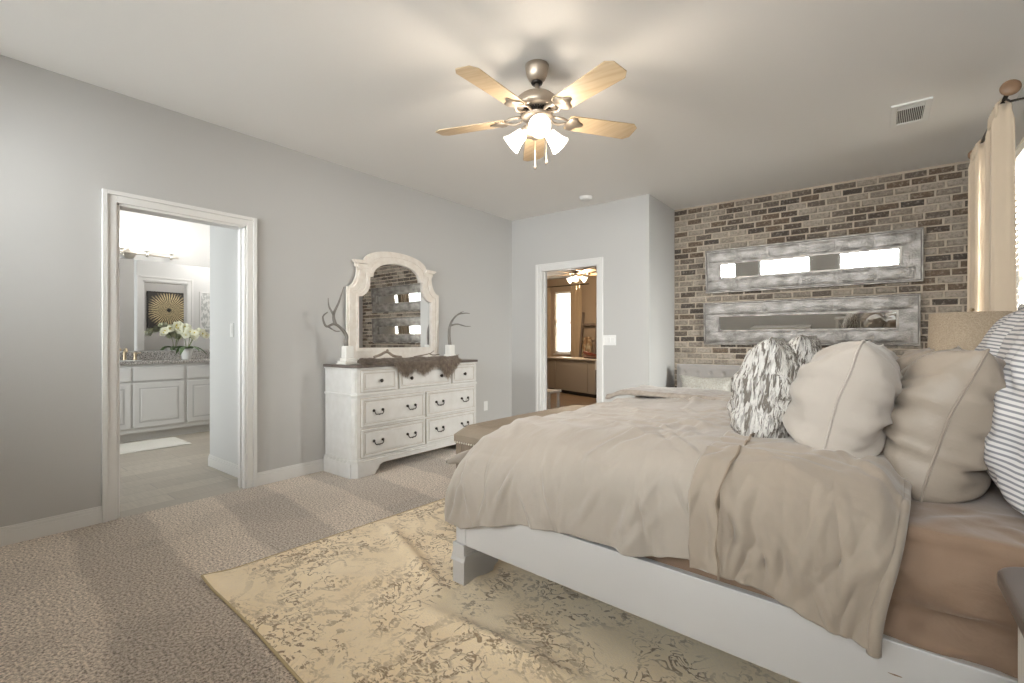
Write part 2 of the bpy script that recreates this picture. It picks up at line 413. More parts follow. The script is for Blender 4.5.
struct(wb.build('wall_back', M['wall']), 'pale grey wall with the small doorway and outside corner')
# right wall with a window
RW = (3.95, 4.85, .75, 2.42)
wr = MB().box(XR, XR+T, WY-T, RW[0], 0, H).box(XR, XR+T, RW[1], YK+T, 0, H).box(XR, XR+T, RW[0], RW[1], 0, RW[2]).box(XR, XR+T, RW[0], RW[1], RW[3], H)
struct(wr.build('wall_right', M['wall']))
wn = MB(); xs = XL
for a_, b_ in NEARWIN:
    wn.box(xs, a_, WY-T, WY, 0, H); wn.box(a_, b_, WY-T, WY, 0, 1.0); wn.box(a_, b_, WY-T, WY, 2.4, H); xs = b_
wn.box(xs, XR, WY-T, WY, 0, H)
struct(wn.build('wall_front', M['wall']))

# brick wall: mortar bed and every brick in one mesh
struct(MB().box(XC, XR, YK, YK+T, 0, H).build('wall_brick_backing', M['mortar']), 'pale mortar bed of the brick accent wall')
random.seed(4)
br = MB(); cols = []; rh = .0665; bwid = .1785; nr = int(H/rh)+1
for r in range(nr):
    z0 = r*rh + .005; z1 = min(z0+.0535, H-.001)
    if z1-z0 < .01: continue
    x = XC + .004 - (bwid/2 if r % 2 else 0) - random.uniform(0, .03)
    while x < XR-.01:
        L = bwid-.016+random.uniform(-.012, .012); x0 = max(x, XC+.003); x1 = min(x+L, XR-.004)
        if x1-x0 > .02:
            d = .012+random.uniform(-.004, .005); y0 = YK-d; j = lambda: random.uniform(-.0022, .0022); b_ = .006
            vs = [(x0+j(), YK+.001, z0+j()), (x1+j(), YK+.001, z0+j()), (x1+j(), YK+.001, z1+j()), (x0+j(), YK+.001, z1+j()),
                  (x0+b_+j(), y0+j(), z0+b_+j()), (x1-b_+j(), y0+j(), z0+b_+j()), (x1-b_+j(), y0+j(), z1-b_+j()), (x0+b_+j(), y0+j(), z1-b_+j())]
            br.add(vs, [(4,5,6,7),(0,1,5,4),(1,2,6,5),(2,3,7,6),(3,0,4,7)]); cols.append(random.random())
        x += L + .016
me = bpy.data.meshes.new('wall_brick'); me.from_pydata(br.v, [], br.f); me.update()
at = me.attributes.new('brick', 'FLOAT', 'FACE')
for i in range(len(me.polygons)): at.data[i].value = cols[i//5]
me.materials.append(M['brick']); bo = bpy.data.objects.new('wall_brick', me); COL.objects.link(bo)
struct(bo, 'accent wall of whitewashed brown and grey bricks')

# baseboards
def baseboard(name, axis, a0, a1, face, sgn, lab_=None, h=.105):
    b = MB()
    for t_, z0, z1 in ((.016, 0, h-.03), (.012, h-.03, h-.012), (.008, h-.012, h)):
        f0, f1 = sorted((face, face+sgn*t_))
        if axis == 'y': b.box(f0, f1, a0, a1, z0, z1)
        else: b.box(a0, a1, f0, f1, z0, z1)
    o = b.build(name, M['trim'], bevel=.002); return struct(o, lab_)
CW = .072
baseboard('baseboard_left', 'y', WY, DY0-CW, XL, 1)
baseboard('baseboard_left', 'y', DY1+CW, YB, XL, 1)
baseboard('baseboard_back', 'x', XL+.02, DX0-CW, YB, -1)
baseboard('baseboard_back', 'x', DX1+CW, XC, YB, -1)
baseboard('baseboard_back', 'y', YB, YK-.02, XC, 1)
baseboard('baseboard_front', 'x', XL+.02, XR, WY, 1)
baseboard('baseboard_right', 'y', WY+.02, YK-.02, XR, -1)

# door casings and jambs
def casing(name, axis, face, sgn, a0, a1, top, z0=0, both=None, thick=T):
    """casing round an opening a0..a1 on a wall face; jamb lines the opening"""
    b = MB()
    def bx(a, c, d, z_0, z_1, d0=0):
        f0, f1 = sorted((face+sgn*d0, face+sgn*d))
        if axis == 'y': b.box(f0, f1, a, c, z_0, z_1)
        else: b.box(a, c, f0, f1, z_0, z_1)
    for i, (o0, o1, d) in enumerate(((.0, .046, .012), (.046, CW, .021))):
        bx(a0-o1, a0-o0, d, z0, top+o1); bx(a1+o0, a1+o1, d, z0, top+o1); bx(a0-o0, a1+o0, d, top+o0, top+o1)
    if thick:
        for a, c in ((a0-.001, a0+.016), (a1-.016, a1+.001)): bx(a, c, .002, z0, top, -thick-.002)
        bx(a0, a1, .002, top-.016, top+.001, -thick-.002)
        bx(a0+.016, a0+.028, -.045, z0, top-.016, -.075); bx(a1-.028, a1-.016, -.045, z0, top-.016, -.075)
    return struct(b.build(name, M['trim'], bevel=.0015, seg=1))
lab(casing('door_1', 'y', XL, 1, DY0, DY1, DH), 'white moulded casing round the open bathroom doorway')
lab(casing('door_2', 'x', YB, -1, DX0, DX1, DH+.01), 'white moulded casing round the small doorway')

# windows with blinds
def window(name, axis, face, sgn, a0, a1, z0, z1, T_=T):
    """face = room side of wall, sgn points into the room"""
    fr = MB(); gl = MB(); sl = MB(); hr = MB()
    def bx(m_, a, c, d0, d1, za, zb):
        f0, f1 = sorted((face+sgn*d0, face+sgn*d1))
        if axis == 'y': m_.box(f0, f1, a, c, za, zb)
        else: m_.box(a, c, f0, f1, za, zb)
    w_ = .04
    for a, c in ((a0, a0+w_), (a1-w_, a1)): bx(fr, a, c, -T_, -T_+.05, z0, z1)
    bx(fr, a0, a1, -T_, -T_+.05, z0, z0+w_); bx(fr, a0, a1, -T_, -T_+.05, z1-w_, z1); bx(fr, a0, a1, -T_, -T_+.045, (z0+z1)/2-.02, (z0+z1)/2+.02)
    fo = struct(fr.build(name, M['white_plastic'], bevel=.002))
    bx(gl, a0+w_, a1-w_, -T_+.02, -T_+.026, z0+w_, z1-w_); gl.build('window_pane', M['glass'], fo)
    sm = MB(); bx(sm, a0-.03, a1+.03, -T_+.05, .03, z0-.022, z0); sm.build('window_sill', M['trim'], fo, bevel=.003)
    return fo
def blind(axis, face, sgn, a0, a1, z0, z1, label, tilt=28, depth=.035):
    b = thing('window_blind', (0, 0, 0), label, 'blind')
    cz = (a0+a1)/2; c = (face-sgn*depth, cz, z1) if axis == 'y' else (cz, face-sgn*depth, z1)
    b.location = c; b.rotation_euler = (0, 0, (0 if sgn > 0 else PI) + (PI/2 if axis == 'x' else 0))
    W_ = (a1-a0)-.02; Hh = z1-z0
    MB().box(-.025, .025, -W_/2, W_/2, -.05, 0).build('headrail', M['slat'], b, bevel=.002)
    s_ = MB(); n_ = int((Hh-.08)/.042)
    for i in range(n_):
        z = -.075-i*.042
        m_ = Matrix.Translation((0, 0, z)) @ Matrix.Rotation(math.radians(tilt), 4, 'Y'); s_.boxm(m_, .046, W_-.01, .0025)
    s_.build('slats', M['slat'], b)
    MB().box(-.02, .02, -W_/2, W_/2, -Hh, -Hh+.018).build('bottom_rail', M['slat'], b, bevel=.002)
    for y in (-W_/2+.12, W_/2-.12): MB().box(-.027, -.0255, y-.002, y+.002, -Hh+.01, -.03).build('ladder_cord', M['slat'], b)
    return b
for i, (a_, b_) in enumerate(NEARWIN):
    window(f'window_{i+1}', 'x', WY, 1, a_, b_, 1.0, 2.4)
    blind('x', WY, 1, a_, b_, 1.0, 2.4, ['white slatted blind in the window nearest the bathroom wall, seen in the wall mirror', 'white slatted blind in the middle window reflected in the upper wall mirror', 'white slatted blind in the window reflected at the right of the upper wall mirror'][i], -6)
window('window_4', 'y', XR, -1, RW[0], RW[1], RW[2], RW[3])
blind('y', XR, -1, RW[0], RW[1], RW[2], RW[3], 'white slatted blind behind the cream curtains at the right edge', 30)

# ================================================================== CEILING THINGS
# HVAC register
vt = thing('ceiling_vent', (.176, 4.316, H), 'white rectangular air register on the ceiling beside the brick wall', 'ceiling vent')
MB().ring([(-.107,-.2),(.107,-.2),(.107,.2),(-.107,.2)], [(-.072,-.155),(.072,-.155),(.072,.155),(-.072,.155)], 'z', -.012, 0).build('frame', M['white_plastic'], vt, bevel=.003)
MB().box(-.074, .074, -.157, .157, -.0035, -.0005).build('backing', M['dark'], vt)
b = MB()
for i in range(14):
    b.boxm(Matrix.Translation((-.067+i*.0103, .022, -.006)) @ Matrix.Rotation(.35, 4, 'Y'), .0028, .262, .010)
b.box(-.072, .072, -.112, -.106, -.011, -.002)
for i in range(3): b.boxm(Matrix.Translation((0, -.146+i*.012, -.006)) @ Matrix.Rotation(-.5, 4, 'X'), .142, .003, .010)
b.build('louvre', M['white_plastic'], vt)
# smoke detector
sd = thing('smoke_detector', (-2.566, 4.644, H), 'small round white smoke detector on the ceiling', 'smoke detector')
MB().lathe([(.066,-.003),(.07,-.006),(.068,-.02),(.055,-.034),(.03,-.038),(0.001,-.038)], seg=28).build('body', M['white_plastic'], sd, smooth=True)
MB().lathe([(.072,0),(.075,-.004),(.072,-.009)], seg=28).build('base_ring', M['white_plastic'], sd, smooth=True)

def make_fan(name, loc, label, tilt_ang, shade_az, R=.635, zb=2.44, seg=32, rz=0):
    f = thing(name, (loc[0], loc[1], H), label, 'ceiling fan'); D = lambda z: z-H
    MB().lathe([(.03,D(2.645)),(.035,D(2.648)),(.048,D(2.66)),(.060,D(2.685)),(.066,D(2.715)),(.069,D(2.739))], seg=seg).build('canopy', M['fanmetal'], f, smooth=True)
    MB().lathe([(.03,D(2.632)),(.034,D(2.64)),(.03,D(2.648))], seg=seg).build('collar', M['darkmetal'], f, smooth=True)
    MB().lathe([(.0125,D(2.54)),(.0125,D(2.65))], seg=12).build('downrod', M['fanmetal'], f, smooth=True)
    MB().lathe([(.02,D(2.575)),(.055,D(2.572)),(.095,D(2.56)),(.118,D(2.54)),(.124,D(2.515)),(.122,D(2.495)),(.112,D(2.485)),(.105,D(2.478)),(.06,D(2.475))], seg=seg).build('motor_housing', M['fanmetal'], f, smooth=True)
    vb = MB()
    for k in range(36):
        a = 2*PI*k/36; vb.boxm(Matrix.Rotation(a, 4, 'Z') @ Matrix.Translation((.078, 0, D(2.462))), .018, .006, .026)
    vb.lathe([(.07,D(2.476)),(.072,D(2.462)),(.07,D(2.448))], seg=seg).build('vent_ring', M['darkmetal'], f)
    MB().lathe([(.09,D(2.448)),(.094,D(2.442)),(.08,D(2.43)),(.05,D(2.42)),(.052,D(2.41)),(.062,D(2.40)),(.064,D(2.385)),(.055,D(2.37)),(.03,D(2.36)),(.012,D(2.352)),(.001,D(2.348))], seg=seg).build('light_fitter', M['fanmetal'], f, smooth=True)
    for k in range(5):
        a = math.radians(tilt_ang+72*k); m0 = Matrix.Rotation(a, 4, 'Z')
        ir = MB()
        # ornate blade iron: two curved arms meeting in a trefoil plate
        for s in (-1, 1):
            pts = [(.085, s*.012, D(2.452)), (.115, s*.034, D(2.440)), (.150, s*.040, D(2.436)), (.180, s*.020, D(2.438)), (.205, s*.012, D(2.440))]
            ir.tube([m0 @ Vector(p) for p in pts], [.007,.008,.008,.007,.006], 8)
        cut = [(.185,-.022),(.205,-.055),(.235,-.058),(.25,-.03),(.285,-.012),(.29,0),(.285,.012),(.25,.03),(.235,.058),(.205,.055),(.185,.022)]
        m1 = m0 @ Matrix.Translation((0, 0, D(zb)-.008)) @ Matrix.Rotation(math.radians(-11), 4, 'X')
        q = MB().prism(cut, 'z', -.004, .002); ir.add([m1 @ Vector(p) for p in q.v], q.f)
        bd = MB().prism([(.19,-.055),(.21,-.064),(R-.035,-.075),(R,-.045),(R,.045),(R-.035,.075),(.21,.064),(.19,.055)], 'z', .002, .008)
        bl_ = MB().add([m1 @ Vector(p) for p in bd.v], bd.f).build('blade', M['blade'], f, bevel=.0015)
        ir.build('blade_iron', M['fanmetal'], bl_, smooth=True)
    for az in shade_az:
        a = math.radians(az); m1 = Matrix.Translation((.055*math.cos(a), .055*math.sin(a), D(2.392))) @ Matrix.Rotation(a, 4, 'Z') @ Matrix.Rotation(math.radians(180-56), 4, 'Y')
        # local +z now points down and outwards
        ho = MB().lathe([(.012,-.02),(.02,0),(.026,.01),(.028,.035),(.024,.04)], m=m1, seg=20).build('shade_holder', M['fanmetal'], f, smooth=True)
        MB().lathe([(.026,.034),(.033,.045),(.040,.075),(.046,.105),(.056,.13),(.062,.142),(.059,.142),(.053,.129),(.043,.105),(.037,.075),(.03,.046),(.023,.036)], m=m1, seg=24, cap=False).build('glass_shade', M['glow'], ho, smooth=True)
        MB().lathe([(.001,.04),(.016,.045),(.018,.06),(.030,.085),(.032,.10),(.024,.12),(.001,.128)], m=m1, seg=16).build('bulb', M['glow'], ho, smooth=True)
    for (cx_, cy_, zl) in ((.0, -.018, 2.16), (.045, .03, 2.195)):
        ch = MB().tube([(cx_, cy_, D(2.36)), (cx_, cy_, D(zl))], .0011, 6).build('pull_chain', M['brassmetal'], f)
        MB().lathe([(.001,D(zl)-.03),(.007,D(zl)-.022),(.006,D(zl)-.006),(.002,D(zl))], (cx_, cy_, 0), 10).build('pull_knob', M['darktop'], ch, smooth=True)
    return f
make_fan('ceiling_fan', FAN, 'five blade pewter and pale wood ceiling fan with three lit shades over the bed foot', 199, (-50, 70, 190))

# ================================================================== WALL PLATES
def plate(name, m0, gang, label, cat, kind='switch'):
    p = thing(name, (0, 0, 0), label, cat); p.matrix_world = m0
    w_ = .07+.046*(gang-1)
    MB().box(0, .005, -w_/2, w_/2, -.058, .058).build('plate', M['white_plastic'], p, bevel=.002)
    for i in range(gang):
        y = (i-(gang-1)/2)*.046
        if kind == 'switch': MB().box(.005, .010, y-.016, y+.016, -.033, .033).build('rocker', M['white_plastic'], p, bevel=.002)
        else:
            for z in (-.02, .02): MB().box(.005, .008, y-.016, y+.016, z-.014, z+.014).build('socket', M['white_plastic'], p, bevel=.003)
    return p
def at(x, y, z, rz): return Matrix.Translation((x, y, z)) @ Matrix.Rotation(math.radians(rz), 4, 'Z')
plate('light_switch', at(-2.44, YB, 1.148, -90), 3, 'white triple light switch right of the small doorway', 'light switch')
plate('wall_outlet', at(XL, 4.44, .33, 0), 1, 'white power outlet low on the wall right of the dresser', 'outlet', 'outlet')

# ================================================================== DRESSER
DZ = .94
dr = thing('dresser', (-3.845, 2.27, 0), 'antique white seven drawer dresser with dark wood top against the left wall', 'dresser')
W = 1.53; DP = .425   # width (y), depth (x)
def plan(e, c=.035):   # footprint with canted front corners, e = overhang
    return [(0, -e), (DP-c+e*.5, -e), (DP+e, c-e*.5), (DP+e, W-c+e*.5), (DP-c+e*.5, W+e), (0, W+e)]
MB().prism(plan(0), 'z', .13, .915).build('carcass', M['furnwhite'], dr, bevel=.002)
MB().prism(plan(.022), 'z', .915, DZ).build('top', M['darktop'], dr, bevel=.006, seg=3)
mo = MB(); mo.prism(plan(.012), 'z', .902, .915); mo.prism(plan(.012), 'z', .680, .698); mo.prism(plan(.006), 'z', .672, .680); mo.prism(plan(.018), 'z', .118, .135); mo.prism(plan(.010), 'z', .135, .148)
mo.build('moulding', M['furnwhite'], dr, bevel=.003)
# plinth with bracket feet
pl = MB()
prof = [(.0,.0),(.20,.0),(.215,.03),(.235,.045),(.25,.075),(.29,.088),(W-.29,.088),(W-.25,.075),(W-.235,.045),(W-.215,.03),(W-.20,0),(W,0),(W,.118),(0,.118)]
pl.prism([(min(max(y, .03), W-.03), z) for y, z in prof], 'x', DP-.006, DP+.018)
pl.add(*(lambda q: (q.v, q.f))(MB().prism([(0,0),(DP-.02,0),(DP-.02,.118),(0,.118)], 'y', -.018, .004)))
pl.prism([(0,0),(DP-.02,0),(DP-.02,.118),(0,.118)], 'y', W-.004, W+.018)
for s, y0 in ((1, 0), (-1, W)):
    pts = [(DP-.03, y0-s*.018), (DP+.018, y0+s*.030), (DP-.006, y0+s*.030), (DP-.03, y0+s*.004)]
    pl.prism(pts if s > 0 else pts[::-1], 'z', 0, .118)
pl.build('plinth', M['furnwhite'], dr, bevel=.002)
# canted pilaster strips
for s, y0 in ((1, 0), (-1, W)):
    for z0, z1 in ((.705, .895), (.155, .665)):
        c = Vector((DP-.0175, y0+s*.0175, (z0+z1)/2)); m1 = Matrix.Translation(c) @ Matrix.Rotation(-s*PI/4, 4, 'Z')
        MB().boxm(m1 @ Matrix.Translation((.002, 0, 0)), .008, .03, z1-z0-.02).build('pilaster', M['furnwhite'], dr, bevel=.004)
def drawer(y0, y1, z0, z1, hw):
    d = MB().box(DP, DP+.010, y0, y1, z0, z1).build('drawer', M['furnwhite'], dr, bevel=.002)
    yl, yh, zl, zh = y0, y1, z0, z1
    fr = MB()
    o = [(yl,zl),(yh,zl),(yh,zh),(yl,zh)]; q = lambda e: [(yl+e,zl+e),(yh-e,zl+e),(yh-e,zh-e),(yl+e,zh-e)]
    fr.ring(q(.0), q(.012), 'x', DP+.010, DP+.018); fr.ring(q(.012), q(.020), 'x', DP+.010, DP+.014)
    fr.build('drawer_moulding', M['furnwhite'], d, bevel=.002)
    MB().ring(q(.0205), q(.0235), 'x', DP+.009, DP+.0112).build('glaze_line', M['glaze'], d)
    fl = MB(); fl.box(DP+.010, DP+.015, yl+.036, yh-.036, zl+.034, zh-.034); fl.build('drawer_panel', M['furnwhite'], d, bevel=.003)
    MB().ring([(a-.0025 if a < (yl+yh)/2 else a+.0025, c-.0025 if c < (zl+zh)/2 else c+.0025) for a, c in q(.036)], q(.036), 'x', DP+.009, DP+.011).build('panel_glaze', M['glaze'], d)
    # brown ring painting the shade in the gap around each drawer
    MB().ring([(yl-.004,zl-.004),(yh+.004,zl-.004),(yh+.004,zh+.004),(yl-.004,zh+.004)], q(0), 'x', DP-.001, DP+.0012).build('drawer_gap_shade', M['glaze'], d)
    zc = (zl+zh)/2
    for y in hw[1]:
        if hw[0] == 'knob':
            MB().lathe([(.007,0),(.006,.008),(.014,.014),(.017,.020),(.014,.026),(.001,.029)], m=Matrix.Translation((DP+.015, y, zc)) @ Matrix.Rotation(PI/2, 4, 'Y'), seg=16).build('knob', M['darkmetal'], d, smooth=True)
        else:
            h = MB(); e = .046
            for s in (-1, 1):
                h.ball((DP+.024, y+s*e, zc+.012), .013, 10, 6); h.tube([(DP+.012, y+s*e, zc+.012), (DP+.03, y+s*e, zc+.012)], .006, 8)
            P_ = [(DP+.034, y-e, zc+.010), (DP+.038, y-e+.004, zc-.010), (DP+.038, y-e+.018, zc-.021), (DP+.038, y-.014, zc-.019), (DP+.038, y, zc-.023), (DP+.038, y+.014, zc-.019), (DP+.038, y+e-.018, zc-.021), (DP+.038, y+e-.004, zc-.010), (DP+.034, y+e, zc+.010)]
            h.tube(P_, [.004,.0045,.005,.0045,.007,.0045,.005,.0045,.004], 8); h.build('handle', M['darkmetal'], d, smooth=True)
c0 = 2.27
drawer(2.342-c0, 2.699-c0, .712, .888, ('knob', [2.527-c0]))
drawer(2.733-c0, 3.361-c0, .712, .888, ('knob', [2.86-c0, 3.235-c0]))
drawer(3.400-c0, 3.740-c0, .712, .888, ('knob', [3.570-c0]))
for z0, z1 in ((.418, .652), (.160, .394)):
    drawer(2.342-c0, 3.030-c0, z0, z1, ('pull', [2.50-c0, 2.865-c0])); drawer(3.055-c0, 3.740-c0, z0, z1, ('pull', [3.22-c0, 3.575-c0]))

# dresser mirror : arched frame
mr = thing('dresser_mirror', (-3.84, 3.035, DZ), 'arched cream framed mirror standing on the white dresser', 'mirror')
def outline(half, lo, nx, nz, ax, az, top, bot, e):
    """half width, lower shoulder z, notch (nx,nz), arch start (ax,az), apex"""
    pts = [(half, bot), (half, lo)]
    for k in range(1, 8):   # concave scoop up to the notch
        t = k/7*PI/2
        pts.append((half-(half-nx)*math.sin(t), lo+(nz-lo)*(1-math.cos(t))))
    pts += [(nx+e, nz+.008), (nx+e, az-.004), (ax, az)]
    n = 14
    for k in range(1, n):
        t = k/n*PI/2
        pts.append((ax*math.cos(t)**.95, az+(top-az)*math.sin(t)**.9))
    pts.append((0, top))
    full = pts + [(-y, z) for y, z in pts[-2::-1]]
    return full[::-1]
z_ = lambda z: z-DZ
OUT = outline(.568, z_(1.64), .462, z_(1.83), .39, z_(1.885), z_(2.027), 0, .02)
IN_ = outline(.448, z_(1.555), .325, z_(1.70), .290, z_(1.755), z_(1.905), z_(1.075), .0)
MID = [(o[0]*.55+i[0]*.45, o[1]*.55+i[1]*.45) for o, i in zip(OUT, IN_)]
MD2 = [(o[0]*.25+i[0]*.75, o[1]*.25+i[1]*.75) for o, i in zip(OUT, IN_)]
MD3 = [(o[0]*.85+i[0]*.15, o[1]*.85+i[1]*.15) for o, i in zip(OUT, IN_)]
fm = MB(); fm.ring(OUT, IN_, 'x', 0, .022); fm.build('frame', M['cream'], mr, bevel=.003)
MB().ring(MD3, MID, 'x', .022, .034).build('frame_moulding', M['cream'], mr, bevel=.004)
MB().ring(MID, MD2, 'x', .022, .028).build('frame_cove', M['cream'], mr, bevel=.002)
MB().ring(MD2, IN_, 'x', .022, .036).build('frame_bead', M['cream'], mr, bevel=.004)
MB().ring([(a*1.004, c*1.001) for a, c in MID], [(a*.996, c*.999) for a, c in MID], 'x', .0285, .0300).build('glaze_line', M['glaze'], mr)
# cornice caps at the shoulders
for s in (-1, 1):
    cp = MB(); q = [(s*.36, z_(1.868)), (s*.475, z_(1.860)), (s*.505, z_(1.882)), (s*.51, z_(1.893)), (s*.375, z_(1.900))]
    cp.prism(q if s > 0 else q[::-1], 'x', -.0, .05); cp.build('cornice', M['cream'], mr, bevel=.003)
MB().prism([(y, z) for y, z in IN_], 'x', .010, .014).build('mirror_glass', M['mirror'], mr)
INB = [(a*.955, z_(1.55)+(c-z_(1.55))*.955) for a, c in IN_]
MB().ring(IN_, INB, 'x', .014, .0155).build('glass_bevel', M['mirror'], mr)

# antlers
def pedestal(name, loc, label):
    p = thing(name, loc, label, 'antler decor')
    b = MB(); 
    for e, z0, z1 in ((.070, 0, .012), (.062, .012, .03), (.048, .03, .055)): b.box(-e, e, -e, e, z0, z1)
    b.box(-.038, .038, -.038, .038, .055, .158); b.build('pedestal', M['pedestal'], p, bevel=.006); return p
def spline(pts, n=6):
    P = [Vector(p) for p in pts]; out = []
    for i in range(len(P)-1):
        p0 = P[max(i-1, 0)]; p1 = P[i]; p2 = P[i+1]; p3 = P[min(i+2, len(P)-1)]
        for k in range(n):
            t = k/n; out.append(.5*((2*p1)+(-p0+p2)*t+(2*p0-5*p1+4*p2-p3)*t*t+(-p0+3*p1-3*p2+p3)*t**3))
    out.append(P[-1]); return out
def antler(p, branches):
    b = MB()
    for pts, r0, r1 in branches:
        s_ = spline(pts); b.tube(s_, [r0+(r1-r0)*(i/(len(s_)-1))**.8 for i in range(len(s_))], 10)
    b.build('antler', M['antler'], p, smooth=True)
pa = pedestal('antler_on_pedestal', (-3.63, 2.352, DZ), 'tall forked grey antler on a white pedestal at the left end of the dresser')
antler(pa, [([(0,-.015,.15),(0,-.016,.20),(0,-.014,.25),(0,-.06,.307),(.0,-.125,.345),(.01,-.20,.322),(.02,-.235,.359),(.02,-.24,.406),(.02,-.20,.44)], .020, .005),
            ([(.0,-.118,.34),(0,-.133,.425),(0,-.087,.526),(-.01,-.051,.61),(-.02,-.023,.67)], .016, .003),
            ([(.0,-.132,.42),(.0,-.175,.488),(.01,-.189,.559)], .012, .003),
            ([(.01,-.19,.322),(.035,-.14,.285),(.05,-.10,.285)], .008, .003)])
pb = pedestal('antler_on_pedestal', (-3.66, 3.617, DZ), 'small curved grey antler on a white pedestal at the right end of the dresser')
antler(pb, [([(0,0,.15),(0,-.013,.263),(0,.0,.358),(.0,.047,.435),(.0,.129,.492),(.01,.234,.511),(.01,.298,.509)], .020, .004),
            ([(0,.0,.365),(.01,.10,.384),(.02,.219,.365),(.02,.306,.365)], .013, .003),
            ([(.0,.115,.487),(.0,.17,.515),(.0,.212,.53)], .009, .003)])

# fur throw on the dresser: hide body plus strands in one mesh
random.seed(9)
fu = MB(); LOB = [(2.79, .085), (3.005, .08), (3.32, .13)]
def smoothst(a, b, x): t = min(max((x-a)/(b-a), 0), 1); return t*t*(3-2*t)
def fur_h(y):    # hang length over the front edge
    return sum(d*math.exp(-((y-c)/.09)**2) for c, d in LOB)+.03*smoothst(2.64, 2.72, y)*smoothst(3.50, 3.42, y)
fx0 = -3.56; FXE = -3.845+DP+.022   # dresser top front edge
def furpt(y, s):
    """s 0..1 from back to the hanging tip"""
    hang = fur_h(y) if y > 2.64 else 0
    if y < 2.50: wid = .05+.15*(y-2.32)/.18
    else: wid = .2
    if y > 3.42: wid = max(.03, .2*(3.52-y)/.1)
    reach = FXE+.006 if hang > .012 else FXE-.012
    L1 = wid; L = L1+hang; d = s*L
    if d < L1: return Vector((reach-L1+d, y, DZ+.016+.014*math.sin(y*23)*math.sin(s*9)+.018*math.exp(-((s-.35)/.25)**2)))
    return Vector((reach+.010, y, DZ+.012-(d-L1)))
fu.grid(lambda u, v: furpt(2.34+u*1.15, v), 90, 16)
for i in range(17000):
    y = 2.335+random.random()*1.165; s = random.random(); p = furpt(y, s); q = furpt(y, min(1, s+.12)); d = (q-p)
    if d.length < 1e-4: d = Vector((.0, 0, -.02))
    d.normalize(); on = p.z < DZ-.0 or s > .9
    n_ = Vector((.5, 0, .35)) if on else Vector((.25, random.uniform(-.5, .5), .55))
    dr_ = (d*1.0+n_*random.uniform(.2, .9)+Vector((0, random.uniform(-.5, .5), 0))).normalized()
    if on: dr_ = (dr_+Vector((0, 0, -.9))).normalized()
    L = random.uniform(.028, .055); sd_ = dr_.cross(Vector((random.uniform(-1,1), random.uniform(-1,1), .3))).normalized()*random.uniform(.0007, .0014)
    e = p+dr_*L+Vector((0, 0, -.004)); mdp = p+dr_*L*.55
    fu.add([p-sd_, p+sd_, mdp+sd_*.8, mdp-sd_*.8, e], [(0,1,2,3),(3,2,4)])
tag(fu.build('fur_throw', M['fur']), 'shaggy brown fur pelt draped over the dresser top and hanging over its front edge', 'fur throw')
dw = MB(); dw.tube(spline([(-3.60, 2.60, DZ+.055), (-3.585, 2.66, DZ+.075), (-3.57, 2.72, DZ+.10), (-3.55, 2.78, DZ+.062), (-3.54, 2.86, DZ+.05)]), .012, 8)
dw.tube(spline([(-3.57, 2.72, DZ+.10), (-3.58, 2.735, DZ+.115)]), [.013]*7, 8)
dw2 = MB(); dw2.tube(spline([(-3.58, 3.05, DZ+.045), (-3.59, 3.18, DZ+.06), (-3.60, 3.28, DZ+.075), (-3.60, 3.33, DZ+.10)]), [.008-.0003*i for i in range(19)], 8)
dw2.tube(spline([(-3.60, 3.26, DZ+.073), (-3.61, 3.33, DZ+.055), (-3.62, 3.42, DZ+.06)]), .006, 8)
M['drift'] = wood('driftwood', (.30, .24, .19), (.16, .12, .09), ONE, 25, .8)
tag(dw.build('driftwood_branch', M['drift']), 'bleached forked driftwood lying on the fur pelt below the mirror glass left half', 'driftwood')
tag(dw2.build('driftwood_branch', M['drift']), 'thin twig of driftwood on the fur pelt near the right antler', 'driftwood')

# ================================================================== WALL MIRRORS on the brick
def wall_mirror(zc, xc, Hh, label, ga, gb):
    t = math.radians(3.8); w2 = 1.915/2; h2 = Hh/2
    o = thing('wall_mirror', (xc, YK-.034-math.tan(t)*h2, zc), label, 'mirror'); o.rotation_euler = (t, 0, 0)
    g2, gh = (gb-ga)/2, .0735; gc = (ga+gb)/2-xc
    def R(a, b_, dx=0): return [(-a+dx, -b_), (a+dx, -b_), (a+dx, b_), (-a+dx, b_)]
    MB().ring(R(w2-.012, h2-.012), R(g2+.012, gh+.012, gc), 'y', -.012, .02).build('frame', M['pressed'], o, bevel=.002)
    lp = MB(); lp.ring(R(w2, h2), R(w2-.014, h2-.014), 'y', -.026, .022); lp.ring(R(g2+.020, gh+.020, gc), R(g2, gh, gc), 'y', -.024, .012)
    lp.build('frame_lip', M['frame_lip'], o, bevel=.004)
    MB().ring(R(w2-.014, h2-.014), R(w2-.020, h2-.020), 'y', -.0135, -.0115).build('frame_groove', M['frame_dark'], o)
    # pressed panels as low cushions
    nb = 6
    for i in range(nb):
        x0 = -w2+.03+i*(2*w2-.06)/nb; x1 = x0+(2*w2-.06)/nb-.02
        for s in (-1, 1):
            zc_ = s*(h2+gh)/2; hz = (h2-gh)/2-.028
            def fn(u, v, x0=x0, x1=x1, zc_=zc_, hz=hz): return (x0+(x1-x0)*u, -.012-.006*(max(0, (1-(2*u-1)**4)*(1-(2*v-1)**4)))**.7, zc_+hz*(2*v-1))
            MB().grid(fn, 10, 8).build('pressed_panel', M['pressed'], o, smooth=True)
    MB().box(gc-g2-.004, gc+g2+.004, 0, .004, -gh-.004, gh+.004).build('mirror_glass', M['mirror'], o)
    return o
wall_mirror(1.936, -.63, .492, 'long pressed metal framed mirror hanging on the brick, the upper one', -1.422, .157)
wall_mirror(1.338, -.65, .482, 'long pressed metal framed mirror hanging on the brick, the lower one', -1.433, .133)

